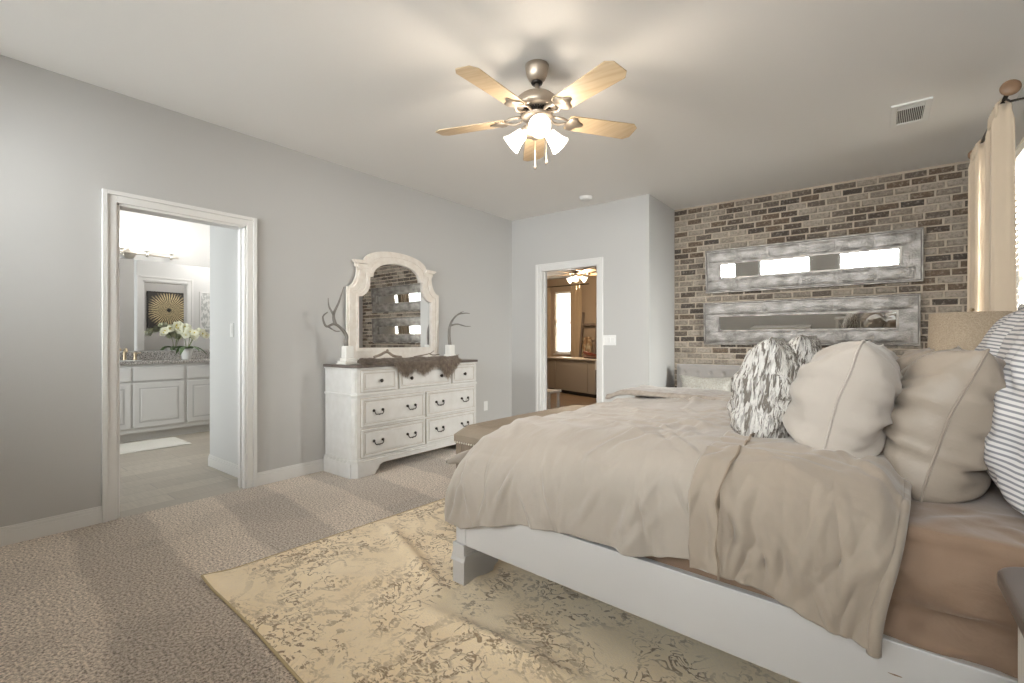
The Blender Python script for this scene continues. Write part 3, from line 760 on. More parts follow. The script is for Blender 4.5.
# ================================================================== RUG
RA = math.radians(-3.2)
rg = thing('area_rug', (-2.545, .868, 0), 'cream area rug with worn brown medallions lying partly under the bed', 'rug', RA)
def ridge(x, y):
    z = 0
    # folds near the bed post, running outwards
    for (x0, y0, x1, y1, wd, h_) in ((.10, .95, .98, .66, .035, .030), (.40, 1.35, 1.05, .80, .035, .026), (.95, .52, 1.75, .60, .045, .028), (.30, .30, .75, .62, .05, .014), (.15, 1.9, .7, 1.5, .04, .016)):
        dx, dy = x1-x0, y1-y0; L = math.hypot(dx, dy); t = ((x-x0)*dx+(y-y0)*dy)/L/L; tt = min(max(t, 0), 1)
        d = math.hypot(x-x0-tt*dx, y-y0-tt*dy)
        z += h_*math.exp(-(d/wd)**2)*(math.sin(PI*min(max(t*.8+.1, 0), 1)))
    return z
def rugf(u, v):
    x = u*3.0; y = v*2.5+.01*math.sin(u*9); e = min(u*3.0, v*2.5, (1-v)*2.5)
    z = .011+ridge(x, y)+.0035*noise.noise(Vector((x*3, y*3, 0)))
    if u < .001 or v < .001 or u > .999 or v > .999: z = .0075
    curl = .018*math.exp(-((x)**2+(y)**2)/.006); return (x, y, z+curl)
MB().grid(rugf, 200, 170).build('rug_pile', M['rug'], rg, smooth=True)
def rim(p0, p1, n=40):
    return [(p0[0]+(p1[0]-p0[0])*i/n, p0[1]+(p1[1]-p0[1])*i/n, .006) for i in range(n+1)]
ed = MB(); 
for a_, b_ in (((0,0),(3,0)), ((0,0),(0,2.5)), ((3,0),(3,2.5)), ((0,2.5),(3,2.5))):
    ps = [(x, y+(.01*math.sin(x/3*9) if True else 0), z+(.018*math.exp(-(x*x+y*y)/.006))) for x, y, z in rim(a_, b_)]; ed.tube(ps, .006, 6)
ed.build('rug_binding', M['rugedge'], rg, smooth=True)

# ================================================================== BED
BA = math.radians(-2.86); BO = (-1.58, 1.60)
def B2W(x, y, z=0): return (BO[0]+x*math.cos(BA)-y*math.sin(BA), BO[1]+x*math.sin(BA)+y*math.cos(BA), z)
RGZ = .013
bed = thing('platform_bed', (BO[0], BO[1], 0), 'white painted wooden platform bed frame standing on the rug', 'bed', BA)
BW = 2.02; BL = 2.14
MB().box(.05, BL, 0, .028, .192, .392).build('side_rail', M['bedwhite'], bed, bevel=.003)
MB().box(.05, BL, BW-.028, BW, .192, .392).build('side_rail', M['bedwhite'], bed, bevel=.003)
MB().box(.012, .05, .02, BW-.02, .19, .49).build('footboard', M['bedwhite'], bed, bevel=.004)
for s, y0 in ((1, -.004), (-1, BW+.004)):
    pf = MB(); y1 = y0+s*.05; a, b_ = sorted((y0, y1)); pf.box(.006, .07, a, b_, .105, .50)
    a, b_ = sorted((y0-s*.004, y1)); pf.box(.0, .074, a, b_, .155, .168)
    pf.build('footboard_post', M['bedwhite'], bed, bevel=.003)
    # bracket foot runs across the bed with a cyma end
    prof = [(0,RGZ),(.20,RGZ),(.205,.03),(.235,.045),(.26,.085),(.33,.105),(.42,.12),(.42,.20),(0,.20)]
    q = [(y0-s*.012+s*p[0], p[1]) for p in prof]; ft = MB().prism(q if s > 0 else q[::-1], 'x', -.004, .072)
    q2 = [(y0-s*.020, .118), (y0+s*.4, .118), (y0+s*.4, .130), (y0-s*.008, .150), (y0-s*.012, .135)]
    ft.prism(q2 if s > 0 else q2[::-1], 'x', -.012, .078)
    ft.build('bracket_foot', M['bedwhite'], bed, bevel=.003)
MB().box(BL-.01, BL+.06, -.02, BW+.02, .0, 1.25).build('headboard', M['bedwhite'], bed, bevel=.01)
MB().box(.02, BL, .9, 1.1, .16, .20).build('centre_rail', M['dark'], bed)
MB().box(.0, BL-.01, .028, BW-.028, .20, .24).build('slat_deck', M['dark'], bed)
for x in (.8, 1.6): MB().box(x, x+.05, .98, 1.03, RGZ, .17).build('centre_leg', M['dark'], bed)

def fold_lines(seed, n, x0, x1, y0, y1, lmin, lmax, wmin, wmax, a0, a1, amin, amax):
    r = random.Random(seed)
    return [(r.uniform(x0, x1), r.uniform(y0, y1), r.uniform(a0, a1), r.uniform(lmin, lmax), r.uniform(wmin, wmax), r.uniform(amin, amax), r.uniform(-.9, .9)) for _ in range(n)]
def folds(F, x, y):
    t = 0
    for fx, fy, a, L, w_, am, cu in F:
        dx, dy = x-fx, y-fy; la = dx*math.cos(a)+dy*math.sin(a)
        if abs(la) > 2.2*L: continue
        lb = -dx*math.sin(a)+dy*math.cos(a)+cu*la*la
        if abs(lb) > 4*w_: continue
        t += am*(math.exp(-(lb/w_)**2)-.6*math.exp(-((lb-1.7*w_)/w_)**2))*math.exp(-(la/L)**2)
    return t
def fbm(x, y, z, s): return noise.noise(Vector((x*s, y*s, z*s)))
def wrinkle(x, y, seed=0, sx=3, sy=9):
    """directional creases -1..1"""
    n = noise.noise(Vector((x*sx+seed, y*sy, seed*1.7))); r = 1-abs(n)*2.2
    return max(r, 0)**2
def rounded_box(x0, x1, y0, y1, z0, z1, r, disp, nx=60, ny=60, nz=8):
    """closed box cloth: top + four sides as one grid mapping, with displacement"""
    b = MB()
    def P(u, v):
        # u, v run -1..1 with the side folded down beyond .86
        def ax(t, a, c):
            k = .86; s_ = 1 if t > 0 else -1; t = abs(t)
            if t <= k: return (a+c)/2+s_*(c-a)/2*(t/k)*1.0, 0
            return (c if s_ > 0 else a), (t-k)/(1-k)
        X, du = ax(u*2-1, x0, x1); Y, dv = ax(v*2-1, y0, y1); dd = max(du, dv)
        Z = z1-(z1-z0)*dd
        # round edges
        ex_ = max(0, r-(min(X-x0, x1-X))) if du == 0 else r; ey_ = max(0, r-(min(Y-y0, y1-Y))) if dv == 0 else r
        if dd == 0: Z -= r*(1-math.sqrt(max(0, 1-(ex_/r)**2*.6)))*.6+r*(1-math.sqrt(max(0, 1-(ey_/r)**2*.6)))*.6
        else: Z = z0+(z1-r*.45-z0)*(1-dd)
        return Vector((X, Y, Z))+disp(X, Y, Z, dd)
    b.grid(P, nx, ny); return b
bs = thing('mattress', B2W(0, 0, .24), 'thick mattress in a caramel fitted sheet on the bed frame', 'mattress', BA)
FM = fold_lines(77, 40, .9, 2.1, .0, 1.9, .12, .35, .012, .03, 0, 3.14, .003, .008); FN = fold_lines(78, 60, 1.2, 2.2, .0, .40, .18, .45, .008, .020, -.25, .25, .008, .024)
def dsp(X, Y, Z, dd):
    if dd > 0:
        w_ = .010*math.sin(Z*55+3*noise.noise(Vector((X*2.5, 0, Z*3))))*min(1, (.42-Z)*6 if Z < .42 else 0.2)
        s_ = -1 if Y < 1 else 1
        return Vector((0, s_*(w_+folds(FN, X, Z)+.010*noise.noise(Vector((X*3, Y, Z*9)))), 0))
    return Vector((0, 0, .006*noise.noise(Vector((X*5, Y*5, 3)))+folds(FM, X, Y)+.004*wrinkle(X, Y, 2, 2.5, 8)))
rounded_box(.23, BL-.02, .045, BW-.045, 0.01, .43, .05, dsp, 190, 190).build('fitted_sheet', M['sheet'], bs, smooth=True)
MB().box(.24, BL-.03, .06, BW-.06, .0, .2).build('box_base', M['sheet'], bs, bevel=.03)

# duvet
def sp(t, p): return math.copysign(abs(t)**p, t)
def smooth(a, b, x): t = min(max((x-a)/(b-a), 0), 1); return t*t*(3-2*t)
def cloth(x0, x1, ztop, off, r, hemz, foot, seed, fold_amp, top_amp, nx, ny, farhem=.4, y1=BW, FA=1.0):
    """draped cover: foot=True also hangs over the foot end"""
    def side(b):
        """b 0..1 across. returns y, height fraction 0(hem)..1(top), sidedness"""
        ks = .22
        if b < ks:
            t = b/ks   # hem -> roll
            return t
        return None
    b = MB(); sd_ = int(seed*10)
    FT = fold_lines(sd_, 46, x0, x1, .1, 1.7, .10, .32, .010, .024, 0, 3.14, .003, .011)
    FS = fold_lines(sd_+1, 34, x0, x1, .38, .78, .08, .22, .009, .022, 1.0, 2.1, .004, .012)
    def P(u, v):
        # along x
        if foot:
            ka = .20
            if u < ka: t = u/ka
            else: t = 1
            if t < .45: fx = x0; A = t/.45*.52
            elif t < 1: ph = (t-.45)/.55*PI/2; fx = x0+foot*(1-math.cos(ph)); A = .52+.48*math.sin(ph)
            else: fx = x0+foot+(u-ka)/(1-ka)*(x1-x0-foot); A = 1
        else: fx = x0+u*(x1-x0); A = 1; t = 1
        R_ = r(fx); O_ = off; HZ = hemz(fx); ZT = ztop(fx)
        kb = .26
        s_ = 0
        if v < kb or v > 1-kb:
            tb = v/kb if v < kb else (1-v)/kb
            near = v < kb; hz = HZ if near else farhem
            if tb < .45: yy = -O_; Bq = None; zf = hz+(ZT-R_*.8-hz)*(tb/.45)
            else: ph = (tb-.45)/.55*PI/2; yy = -O_+(R_+O_)*(1-sp(math.cos(ph), .9)); zf = ZT-R_*.8+R_*.8*sp(math.sin(ph), .9)
            Y = yy if near else y1-yy; s_ = (1-tb)*(-1 if near else 1)
        else: Y = R_+(v-kb)/(1-2*kb)*(y1-2*R_); zf = ZT; hz = HZ
        Z = zf
        if foot and A < 1:
            hz2 = .40 if Y > .3 else HZ+(.40-HZ)*max(0, Y/.3)
            if Z > hz2: Z = hz2+(Z-hz2)*A
        # folds on hanging part
        X = fx
        ws = smooth(.15, .9, abs(s_))
        ph_ = X*19+2.5*noise.noise(Vector((X*2, seed, 0)))
        f_ = (math.sin(ph_)*.6+math.sin(ph_*1.7+1)*.4)*fold_amp*ws
        Y += (f_ if s_ < 0 else -f_)
        Z += ws*.012*math.sin(ph_*.5+seed)
        if foot and t < 1:
            wf = 1-t; q_ = Y*17+seed; X += math.sin(q_)*.014*wf
        nv = noise.noise(Vector((X*1.7, Y*1.7, seed)))*.5
        tz = top_amp*(wrinkle(X, Y+X*.25, seed, 1.8, 6.5)*.5+wrinkle(X*1.0+Y*.6, Y-X*.5, seed+5, 4, 4)*.3+nv)
        ft_ = folds(FT, X, Y)*FA; fs_ = folds(FS, X, Z)*FA
        Y += fs_*smooth(.1, .45, abs(s_))*(-1 if s_ < 0 else 1); Z += ft_*(1-smooth(.1, .5, abs(s_)))
        if abs(s_) > .35:
            Y += tz*.7*(-1 if s_ < 0 else 1)
        Z += tz*(1-ws)
        # puff billow
        return (X, Y, Z)
    b.grid(P, nx, ny); return b
dv_ = thing('duvet', B2W(0, 0, 0), 'rumpled oatmeal linen duvet spread over the foot half of the bed', 'duvet', BA)
def d_top(x): return .728+.047*smooth(.1, .9, x)
def d_r(x): return .34-.14*smooth(.2, 1.1, x)
def d_hem(x):
    pts = [(-.1,.30),(.0,.29),(.05,.275),(.2,.345),(.5,.385),(.67,.415),(.83,.428),(1.0,.43),(1.11,.447),(1.6,.46)]
    for (a, za), (b_, zb) in zip(pts, pts[1:]):
        if x <= b_: return za+(zb-za)*max(0, (x-a)/(b_-a))
    return pts[-1][1]
cloth(-.03, 1.20, d_top, .025, d_r, d_hem, .22, 3.1, .018, .026, 210, 260).build('cover', M['duvet'], dv_, smooth=True, solid=.012)
# the corner of the duvet lapping over the top of the footboard
tg = MB()
def tongue(u, v):
    a = v*2*PI; rr_ = (.034+.060*u)*math.sqrt(max(0, 1-(1-min(u*3.0, 1))**2))
    x = -.185+.28*u+math.sin(a)*rr_*.25; y = .10+.38*u+math.cos(a)*rr_*.9
    z = .520+.085*u**.8+math.sin(a)*rr_*.75-.008*math.cos(a*3+u*5)
    return (x, y, z)
tg.grid(tongue, 18, 24); tg.build('corner_fold', M['duvet'], dv_, smooth=True, weld=True)

# tan turned-back coverlet
cv = thing('folded_coverlet', B2W(0, 0, 0), 'tan linen coverlet folded back across the bed below the pillows', 'coverlet', BA)
def c_hem(x): return .455-.052*smooth(1.12, 1.6, x)
def c_top(x): return .790-.03*smooth(1.35, 1.63, x)-.045*smooth(1.57, 1.63, x)
cvm = cloth(1.125, 1.63, c_top, .058, lambda x: .20, c_hem, 0, 7.7, .009, .018, 90, 260)
def slant(b, tw=1):   # the free right edge leans back towards the foot near the hem
    b.v = [(x-(.055*smooth(.78, .40, z)*smooth(1.3, 1.63, x) if y < .4 else 0), y, z) for x, y, z in b.v]; return b
slant(cvm).build('coverlet', M['tan'], cv, smooth=True, solid=.016)
cloth(1.222, 1.229, lambda x: c_top(x)+.0095, .0675, lambda x: .205, lambda x: c_hem(x)+.002, 0, 7.7, .009, .018, 2, 260).build('stitched_hem', mat('tan_stitch', (.27, .21, .155), .9), cv, smooth=True, solid=.002)
ro = MB(); ro.tube([(p[0]+.002, p[1], p[2]-.012) for p in cvm.v[-261:]][:165], .016, 10); ro.build('rolled_edge', M['tan'], cv, smooth=True)

# quilted throw on the far side
th_ = MB()
def thf(u, v):
    x = -.05+u*1.12; y = 1.50+v*.52-.10*u; z = .785+.010*noise.noise(Vector((x*6, y*6, 2)))+.012*(1 if .0 < v < .98 else 0)-(.10*max(0, v-.8)/.2)
    if v < .04: z -= .014
    z -= .05*smooth(.12, 0, u)
    return (x, y, z+.006*math.sin(x*60)*math.sin(y*60)*.4)
th_.grid(thf, 60, 24); tho = th_.build('quilted_throw', M['throw'], None, smooth=True, solid=.012); tho.location = B2W(0, 0, 0); tho.rotation_euler = (0, 0, BA)
tag(tho, 'taupe quilted throw lying along the far side of the bed on the duvet', 'throw')

# pillows --------------------------------------------------------------
def pillow(name, W_, H_, T_, m_, loc, lean, yaw, label, cat='pillow', seed=0, roll=0, group=None, wr_=.012, flange=0, pinch=.07, n=44, pu=.36, pv=.56, bend=.03, piping=True, pt_=1.9):
    """upright pillow: local x = thickness (front -x), y = width, z = height from its lower edge"""
    root = thing(name, loc, label, cat, 0, group)
    root.rotation_euler = (Matrix.Rotation(yaw, 4, 'Z') @ Matrix.Rotation(lean, 4, 'Y') @ Matrix.Rotation(roll, 4, 'X')).to_euler()
    b = MB()
    def pt(u, v, s, lift=0):
        U = u*2-1; V = v*2-1
        ex_ = 1-pinch*(1-V*V)*(abs(U)**2); ez_ = 1-pinch*(1-U*U)*(abs(V)**2)
        y = W_/2*U*ex_; z = H_/2*V*ez_
        au = max(0, 1-U**4); av = max(0, 1-abs(V)**(pt_ if V > 0 else 3.4))
        th = T_/2*au**pu*av**pv
        k = min(1, th/(T_*.14))
        # creases: a few curved pulls from the corners, one or two buckles across the body
        cr = 0
        for q in range(9):
            h1 = math.sin(seed*7.1+q*12.9)*.5+.5; h2 = math.sin(seed*3.3+q*78.2)*.5+.5; h3 = math.sin(seed*5.7+q*37.7)
            cu, cv_ = h1*1.7-.85, h2*1.7-.85; a_ = h3*1.2+math.atan2(cv_, cu)
            dx, dy = U-cu, V-cv_; la = dx*math.cos(a_)+dy*math.sin(a_); lb = -dx*math.sin(a_)+dy*math.cos(a_)+.25*la*la
            cr += (math.exp(-(lb/.055)**2)-.8*math.exp(-((lb-.10)/.07)**2))*math.exp(-(la/.42)**2)*(s if q % 2 else 1)
        rr_ = math.hypot(U, V); an = math.atan2(V, U)
        rad = math.sin(an*11+seed+3*noise.noise(Vector((U*1.5, V*1.5, seed+s))))*smooth(.45, 1.0, rr_)
        rad2 = math.sin(an*26+seed*2+4*noise.noise(Vector((U*2, V*2, seed-s))))*smooth(.6, 1.0, rr_)
        d = wr_*(cr*.85+rad*.45+rad2*.22+.9*noise.noise(Vector((U*2.2, V*2.2, seed+s))))*k
        x = s*(th+d+lift)
        # slump: body settles, edge wanders
        x += bend*(1-(V*.9)**2)*(-.35)+.012*noise.noise(Vector((U*1.6, V*1.6, seed+20)))
        y += .010*noise.noise(Vector((U*2, V*3, seed+5))); z += .008*noise.noise(Vector((U*3, V*2, seed+9)))
        return (x, y, z+H_/2)
    b.grid(lambda u, v: pt(u, v, -1), n, n); b.grid(lambda u, v: pt(u, v, 1), n, n)
    b.build('cushion', m_, root, smooth=True, weld=True)
    N_ = 30
    per = [(u/N_, 0) for u in range(N_)]+[(1, u/N_) for u in range(N_)]+[(1-u/N_, 1) for u in range(N_)]+[(0, 1-u/N_) for u in range(N_+1)]
    if piping:
        b = MB(); b.tube([pt(u, v, 1) for u, v in per], .0035, 6); b.build('edge_seam', m_, root, smooth=True)
    if flange:
        b = MB(); vs = []
        for i, (u, v) in enumerate(per):
            p = Vector(pt(u, v, 1)); c = Vector((0, 0, H_/2)); d = (p-c); d.x = 0; d.normalize(); wv_ = math.sin(i*2.3)*.010
            vs += [tuple(p-d*.01), tuple(p+d*flange*.55+Vector((wv_, 0, 0))), tuple(p+d*flange+Vector((wv_*1.8, 0, 0)))]
        k = len(per); b.add(vs, [(3*i, 3*i+3, 3*i+4, 3*i+1) for i in range(k-1)]+[(3*i+1, 3*i+4, 3*i+5, 3*i+2) for i in range(k-1)])
        b.build('ruffle', m_, root, smooth=True, solid=.003)
    return root
R_ = math.radians
# striped euro pillows against the headboard
pillow('euro_pillow', .66, .64, .28, M['stripe'], B2W(1.90, .56, .672), R_(14), BA, 'grey striped ruffled euro pillow against the headboard at the right edge', seed=1.3, flange=.035, pv=.42)
pillow('euro_pillow', .66, .64, .28, M['stripe'], B2W(1.92, 1.52, .672), R_(12), BA, 'grey striped ruffled euro pillow on the far side of the bed behind the others', seed=4.1, flange=.035)
# sateen sleeping pillows
pillow('bed_pillow', .70, .48, .30, M['satin'], B2W(1.655, .66, .662), R_(17), BA+R_(2), 'big champagne satin bed pillow leaning on the striped pillow, nearest the camera', seed=2.2, wr_=.021)
pillow('bed_pillow', .70, .46, .28, M['satin_far'], B2W(1.60, 1.46, .662), R_(14), BA, 'taupe sateen bed pillow on the far half, half hidden behind the cream ones', seed=5.2, wr_=.016)
# cream
pillow('bed_pillow', .62, .41, .29, M['beigepil'], B2W(1.415, .54, .750), R_(16), BA+R_(2), 'plump cream linen pillow standing in the middle of the near row', seed=3.3, wr_=.019)
pillow('bed_pillow', .62, .37, .26, M['beigepil'], B2W(1.43, 1.36, .765), R_(14), BA, 'cream linen pillow of the far row peeking over the near one', seed=6.4, wr_=.016)
# patterned throw pillows
pillow('throw_pillow', .44, .40, .22, M['dash'], B2W(1.195, .50, .760), R_(9), BA+R_(6), 'white throw pillow with broken charcoal dashes, in front of the cream pillow', seed=7.4, pinch=.02, wr_=.012, pv=.62, pt_=1.5)
pillow('throw_pillow', .44, .40, .20, M['dash'], B2W(1.175, 1.28, .775), R_(10), BA, 'dashed white throw pillow of the far row, mostly hidden', seed=8.4, pinch=.02, wr_=.012, pv=.62, pt_=1.5)

# ================================================================== BENCH
bn = thing('bench', (-2.04, 2.05, 0), 'taupe upholstered bench with nailhead trim at the foot of the bed', 'bench', BA)
BNL, BNW = 1.32, .36
def bt(u, v):
    x = u*BNW; y = v*BNL; e = min(x, BNW-x)/.06; f = min(y, BNL-y)/.06; k = min(1, max(0, e))**.5*min(1, max(0, f))**.5
    return (x, y, .575+.055*k+.01*math.sin(PI*u)*math.sin(PI*v))
cs = MB(); cs.grid(bt, 28, 60); cs.box(0, BNW, 0, BNL, .525, .5752); cs.build('seat_cushion', M['benchfab'], bn, smooth=False)
MB().box(.012, BNW-.012, .012, BNL-.012, .45, .525).build('apron', M['benchwood'], bn, bevel=.003)
for x in (.008, BNW-.055):
    for y in (.008, BNL-.055): MB().prism([(x, y), (x+.047, y), (x+.047, y+.047), (x, y+.047)], 'z', 0.0, .525).build('leg', M['benchwood'], bn, bevel=.003)
nh = MB()
for i in range(18): nh.ball((.01+i*(BNW-.02)/17, -.001, .531), .006, 8, 4)
for i in range(64): nh.ball((-.001, .01+i*(BNL-.02)/63, .531), .006, 8, 4)
nh.build('nailhead_trim', M['nickel'], bn, smooth=True)
MB().box(.02, BNW-.02, .02, .04, .15, .18).build('stretcher', M['benchwood'], bn, bevel=.003)

# ================================================================== CHAIR in the corner
ch = thing('armchair', (-1.47, 5.20, 0), 'grey tufted upholstered chair in the corner by the brick wall', 'chair', math.radians(180))
bk = MB()
def bkf(u, v, s):
    x = (u-.5)*.74; z = .42+v*.455; cur = .05*(abs(x)/.37)**2
    tuft = 0
    for r_ in range(3):
        for c_ in range(5):
            px_ = -.28+c_*.14+(.07 if r_ % 2 else 0); pz = .56+r_*.11; d = math.hypot(x-px_, z-pz); tuft += math.exp(-(d/.018)**2)*.018
    edge = min(1, min(u, 1-u, 1-v)*14)**.5
    y = -.33-cur*0+(s*.055*edge) + cur - (tuft if s > 0 else 0)
    return (x, y, z)
bk.grid(lambda u, v: bkf(u, v, 1), 60, 40); bk.grid(lambda u, v: bkf(u, v, -1), 60, 40)
bk.build('backrest', M['greyfab'], ch, smooth=True, weld=True)
MB().box(-.33, .33, -.30, .30, .26, .44).build('seat', M['greyfab'], ch, bevel=.04, seg=4)
for s in (-1, 1):
    a, b_ = sorted((s*.33, s*.385)); MB().box(a, b_, -.33, .24, .24, .58).build('arm', M['greyfab'], ch, bevel=.025, seg=4)
    for y in (-.28, .24): MB().lathe([(.012,0),(.022,.25)], (s*.31, y, 0), 12).build('leg', M['benchwood'], ch, smooth=True)
bt_ = MB()
for c_ in range(5):
    for r_ in range(3):
        x = -.28+c_*.14+(.07 if r_ % 2 else 0); z = .56+r_*.11
        if x < .34: p = bkf(x/.74+.5, (z-.42)/.455, 1); bt_.ball((p[0], p[1]+.004, p[2]), .009, 8, 5)
bt_.build('tuft_buttons', M['greyfab'], ch, smooth=True)
pillow('lumbar_pillow', .60, .32, .14, M['chairpil'], (-1.50, 5.36, .445), R_(14), R_(90), 'cream speckled cushion propped on the grey corner chair', 'cushion', seed=3.9, pinch=.16, wr_=.004, pv=.42, bend=0)

# ================================================================== NIGHTSTANDS AND LAMP
def nightstand(loc, label):
    n_ = thing('nightstand', loc, label, 'nightstand')
    w2, d2 = .27, .235
    def rr_poly(a, b_, r, n=6):
        P = []
        for cx_, cy_, a0 in ((a-r, b_-r, 0), (-a+r, b_-r, 90), (-a+r, -b_+r, 180), (a-r, -b_+r, 270)):
            for k in range(n+1):
                t = math.radians(a0+90*k/n); P.append((cx_+r*math.cos(t), cy_+r*math.sin(t)))
        return P
    tp = MB(); tp.prism(rr_poly(d2, w2, .075, 10), 'z', .648, .68); tp.prism(rr_poly(d2-.012, w2-.012, .07, 10), 'z', .632, .648)
    tp.build('top', M['darktop'], n_, bevel=.010, seg=4)
    MB().prism(rr_poly(d2-.045, w2-.045, .02), 'z', .10, .632).build('body', M['furnwhite'], n_, bevel=.003)
    MB().prism(rr_poly(d2-.03, w2-.03, .025), 'z', .025, .12).build('plinth', M['furnwhite'], n_, bevel=.004)
    for sx in (-1, 1):
        for sy in (-1, 1): MB().box(sx*(d2-.055)-.025, sx*(d2-.055)+.025, sy*(w2-.055)-.025, sy*(w2-.055)+.025, 0, .08).build('foot', M['furnwhite'], n_, bevel=.004)
    for sy in (-1, 1):
        MB().box(-d2+.032, -d2+.046, sy*(w2-.065)-.018, sy*(w2-.065)+.018, .13, .625).build('pilaster', M['furnwhite'], n_, bevel=.003)
    dt = MB()
    for i in range(20): dt.ball((-d2+.038, -w2+.055+i*(2*w2-.11)/19, .624), .006, 8, 5)
    for i in range(16): dt.ball((-d2+.055+i*.0245, w2-.038, .624), .006, 8, 5)
    dt.build('beading', M['furnwhite'], n_, smooth=True)
    for z0, z1 in ((.45, .62), (.26, .43), (.13, .24)):
        d_ = MB().box(-d2+.030, -d2+.046, -.175, .175, z0, z1).build('drawer', M['furnwhite'], n_, bevel=.003)
        MB().ball((-d2+.014, 0, (z0+z1)/2), .013, 12, 8).build('knob', M['darkmetal'], d_, smooth=True)
        MB().box(-d2+.014, -d2+.032, -.006, .006, (z0+z1)/2-.006, (z0+z1)/2+.006).build('knob_stem', M['darkmetal'], d_)
    return n_
nightstand((.19+.235, 1.425-.27, 0), 'white nightstand with dark rounded top beside the near side of the bed')
nightstand((.44, 4.06, 0), 'white nightstand with dark top on the far side of the bed under the lamp')
lp = thing('table_lamp', (.455, 4.03, .68), 'table lamp with burlap drum shade behind the striped pillow', 'lamp')
MB().lathe([(.075,0),(.078,.01),(.06,.03),(.03,.05),(.05,.10),(.07,.16),(.06,.22),(.025,.27),(.018,.32),(.01,.36)], seg=28).build('base', M['ceramic'], lp, smooth=True)
MB().lathe([(.208,.345),(.2,.635),(.197,.635),(.205,.345)], seg=48, cap=False).build('shade', M['shade'], lp, smooth=True)
MB().lathe([(.004,.34),(.004,.645),(.012,.65),(.012,.66),(.001,.668)], seg=10).build('finial', M['brassmetal'], lp, smooth=True)
sp_ = MB()
for k in range(3):
    a = 2*PI*k/3; sp_.tube([(0, 0, .628), (.198*math.cos(a), .198*math.sin(a), .632)], .002, 6)
sp_.build('shade_spider', M['brassmetal'], lp)

# ================================================================== CURTAINS
def curtain(y0, y1, label, seed, xr=.575, z1=2.52, z0=.02, amp=.046, npl=6, spread=1.25):
    o = thing('curtain', (xr, y0, 0), label, 'curtain', 0, 'cream curtain panels on the right wall')
    L = y1-y0
    def P(u, v):
        z = z1-(z1-z0)*v; k = 1+(spread-1)*v; yy = (u*L)*k - (k-1)*L*.3
        ph = u*npl*2*PI+seed; a = amp*(.75+.35*math.sin(seed+u*7))*(1+.3*v)
        x = a*math.sin(ph+.5*math.sin(v*3+seed))*.95
        if v < .035: x *= .75; 
        yy += .012*math.cos(ph*1.0)*(.5+v)+.0065*math.sin(x*170+seed+v*2)+.004*math.sin(x*390+v*3)
        return (x, yy, z)
    b = MB(); b.grid(P, 110, 50); b.build('drape', M['curtain'], o, smooth=True, solid=.004)
    tb = MB()
    for i in range(npl):
        yy = (i+.5)/npl*L; tb.tube([(-.03, yy, z1-.07), (-.028, yy, z1+.005), (-.006, yy, z1+.03), (.02, yy, z1+.01), (.024, yy, z1-.07)], .009, 8)
    tb.build('tab_loops', M['curtain'], o, smooth=True)
    return o
curtain(3.90, 4.16, 'cream curtain panel nearest the round rod finial at the right edge', .6)
curtain(4.60, 4.86, 'cream curtain panel next to the brick wall corner', 2.2, npl=4, spread=1.1)
rd = thing('curtain_rod', (.578, 4.3, 2.545), 'dark curtain rod with round wooden finials on the right wall', 'curtain rod')
MB().tube([(0, -.53, 0), (0, .62, 0)], .011, 12).build('rod', M['darkmetal'], rd, smooth=True)
for y in (-.53, .62):
    s = -1 if y < 0 else 1
    MB().lathe([(.012,0),(.02,.006),(.040,.010),(.044,.018),(.040,.028),(.025,.033),(.001,.035)], m=Matrix.Translation((0, y, 0)) @ Matrix.Rotation(-s*PI/2, 4, 'X'), seg=28).build('finial', wood('finial_wood', (.28, .17, .10), (.20, .12, .07), ONE, 20), rd, smooth=True)
for y in (-.42, .54):
    k = MB(); k.tube([(0, y, -.012), (.02, y, -.03), (.14, y, -.03)], .007, 8); k.box(.134, .142, y-.02, y+.02, -.07, .01); k.build('bracket', M['darkmetal'], rd, smooth=False)

# ================================================================== things the mirrors show on the near wall
cs_ = thing('console_table', (-.20, WY+.22, 0), 'white console with X braces reflected in the lower wall mirror', 'console table')
MB().box(-.52, .52, -.18, .18, .76, .80).build('top', M['furnwhite'], cs_, bevel=.004)
for x in (-.5, .46):
    for y in (-.17, .13): MB().box(x, x+.04, y, y+.04, 0, .76).build('leg', M['furnwhite'], cs_, bevel=.003)
for i in range(3):
    x0 = -.46+i*.32; k = MB()
    for s in (-1, 1):
        m_ = Matrix.Translation((x0+.14, .15, .52)) @ Matrix.Rotation(s*math.atan2(.40, .28), 4, 'Y'); k.boxm(m_, .48, .02, .03)
    k.box(x0-.02, x0+.0, .14, .165, .30, .76); k.build('cross_brace', M['furnwhite'], cs_)
MB().box(-.5, .5, -.17, .17, .28, .31).build('shelf', M['furnwhite'], cs_, bevel=.003)
bx_ = thing('blanket_chest', (-1.72, WY+.27, 0), 'white plank chest under the middle window, reflected in the lower wall mirror', 'chest')
MB().box(-.55, .55, -.22, .22, .08, .60).build('body', M['furnwhite'], bx_, bevel=.004)
MB().box(-.57, .57, -.24, .24, .60, .635).build('lid', M['furnwhite'], bx_, bevel=.005)
MB().box(-.56, .56, -.23, .23, .0, .08).build('plinth', M['furnwhite'], bx_, bevel=.004)

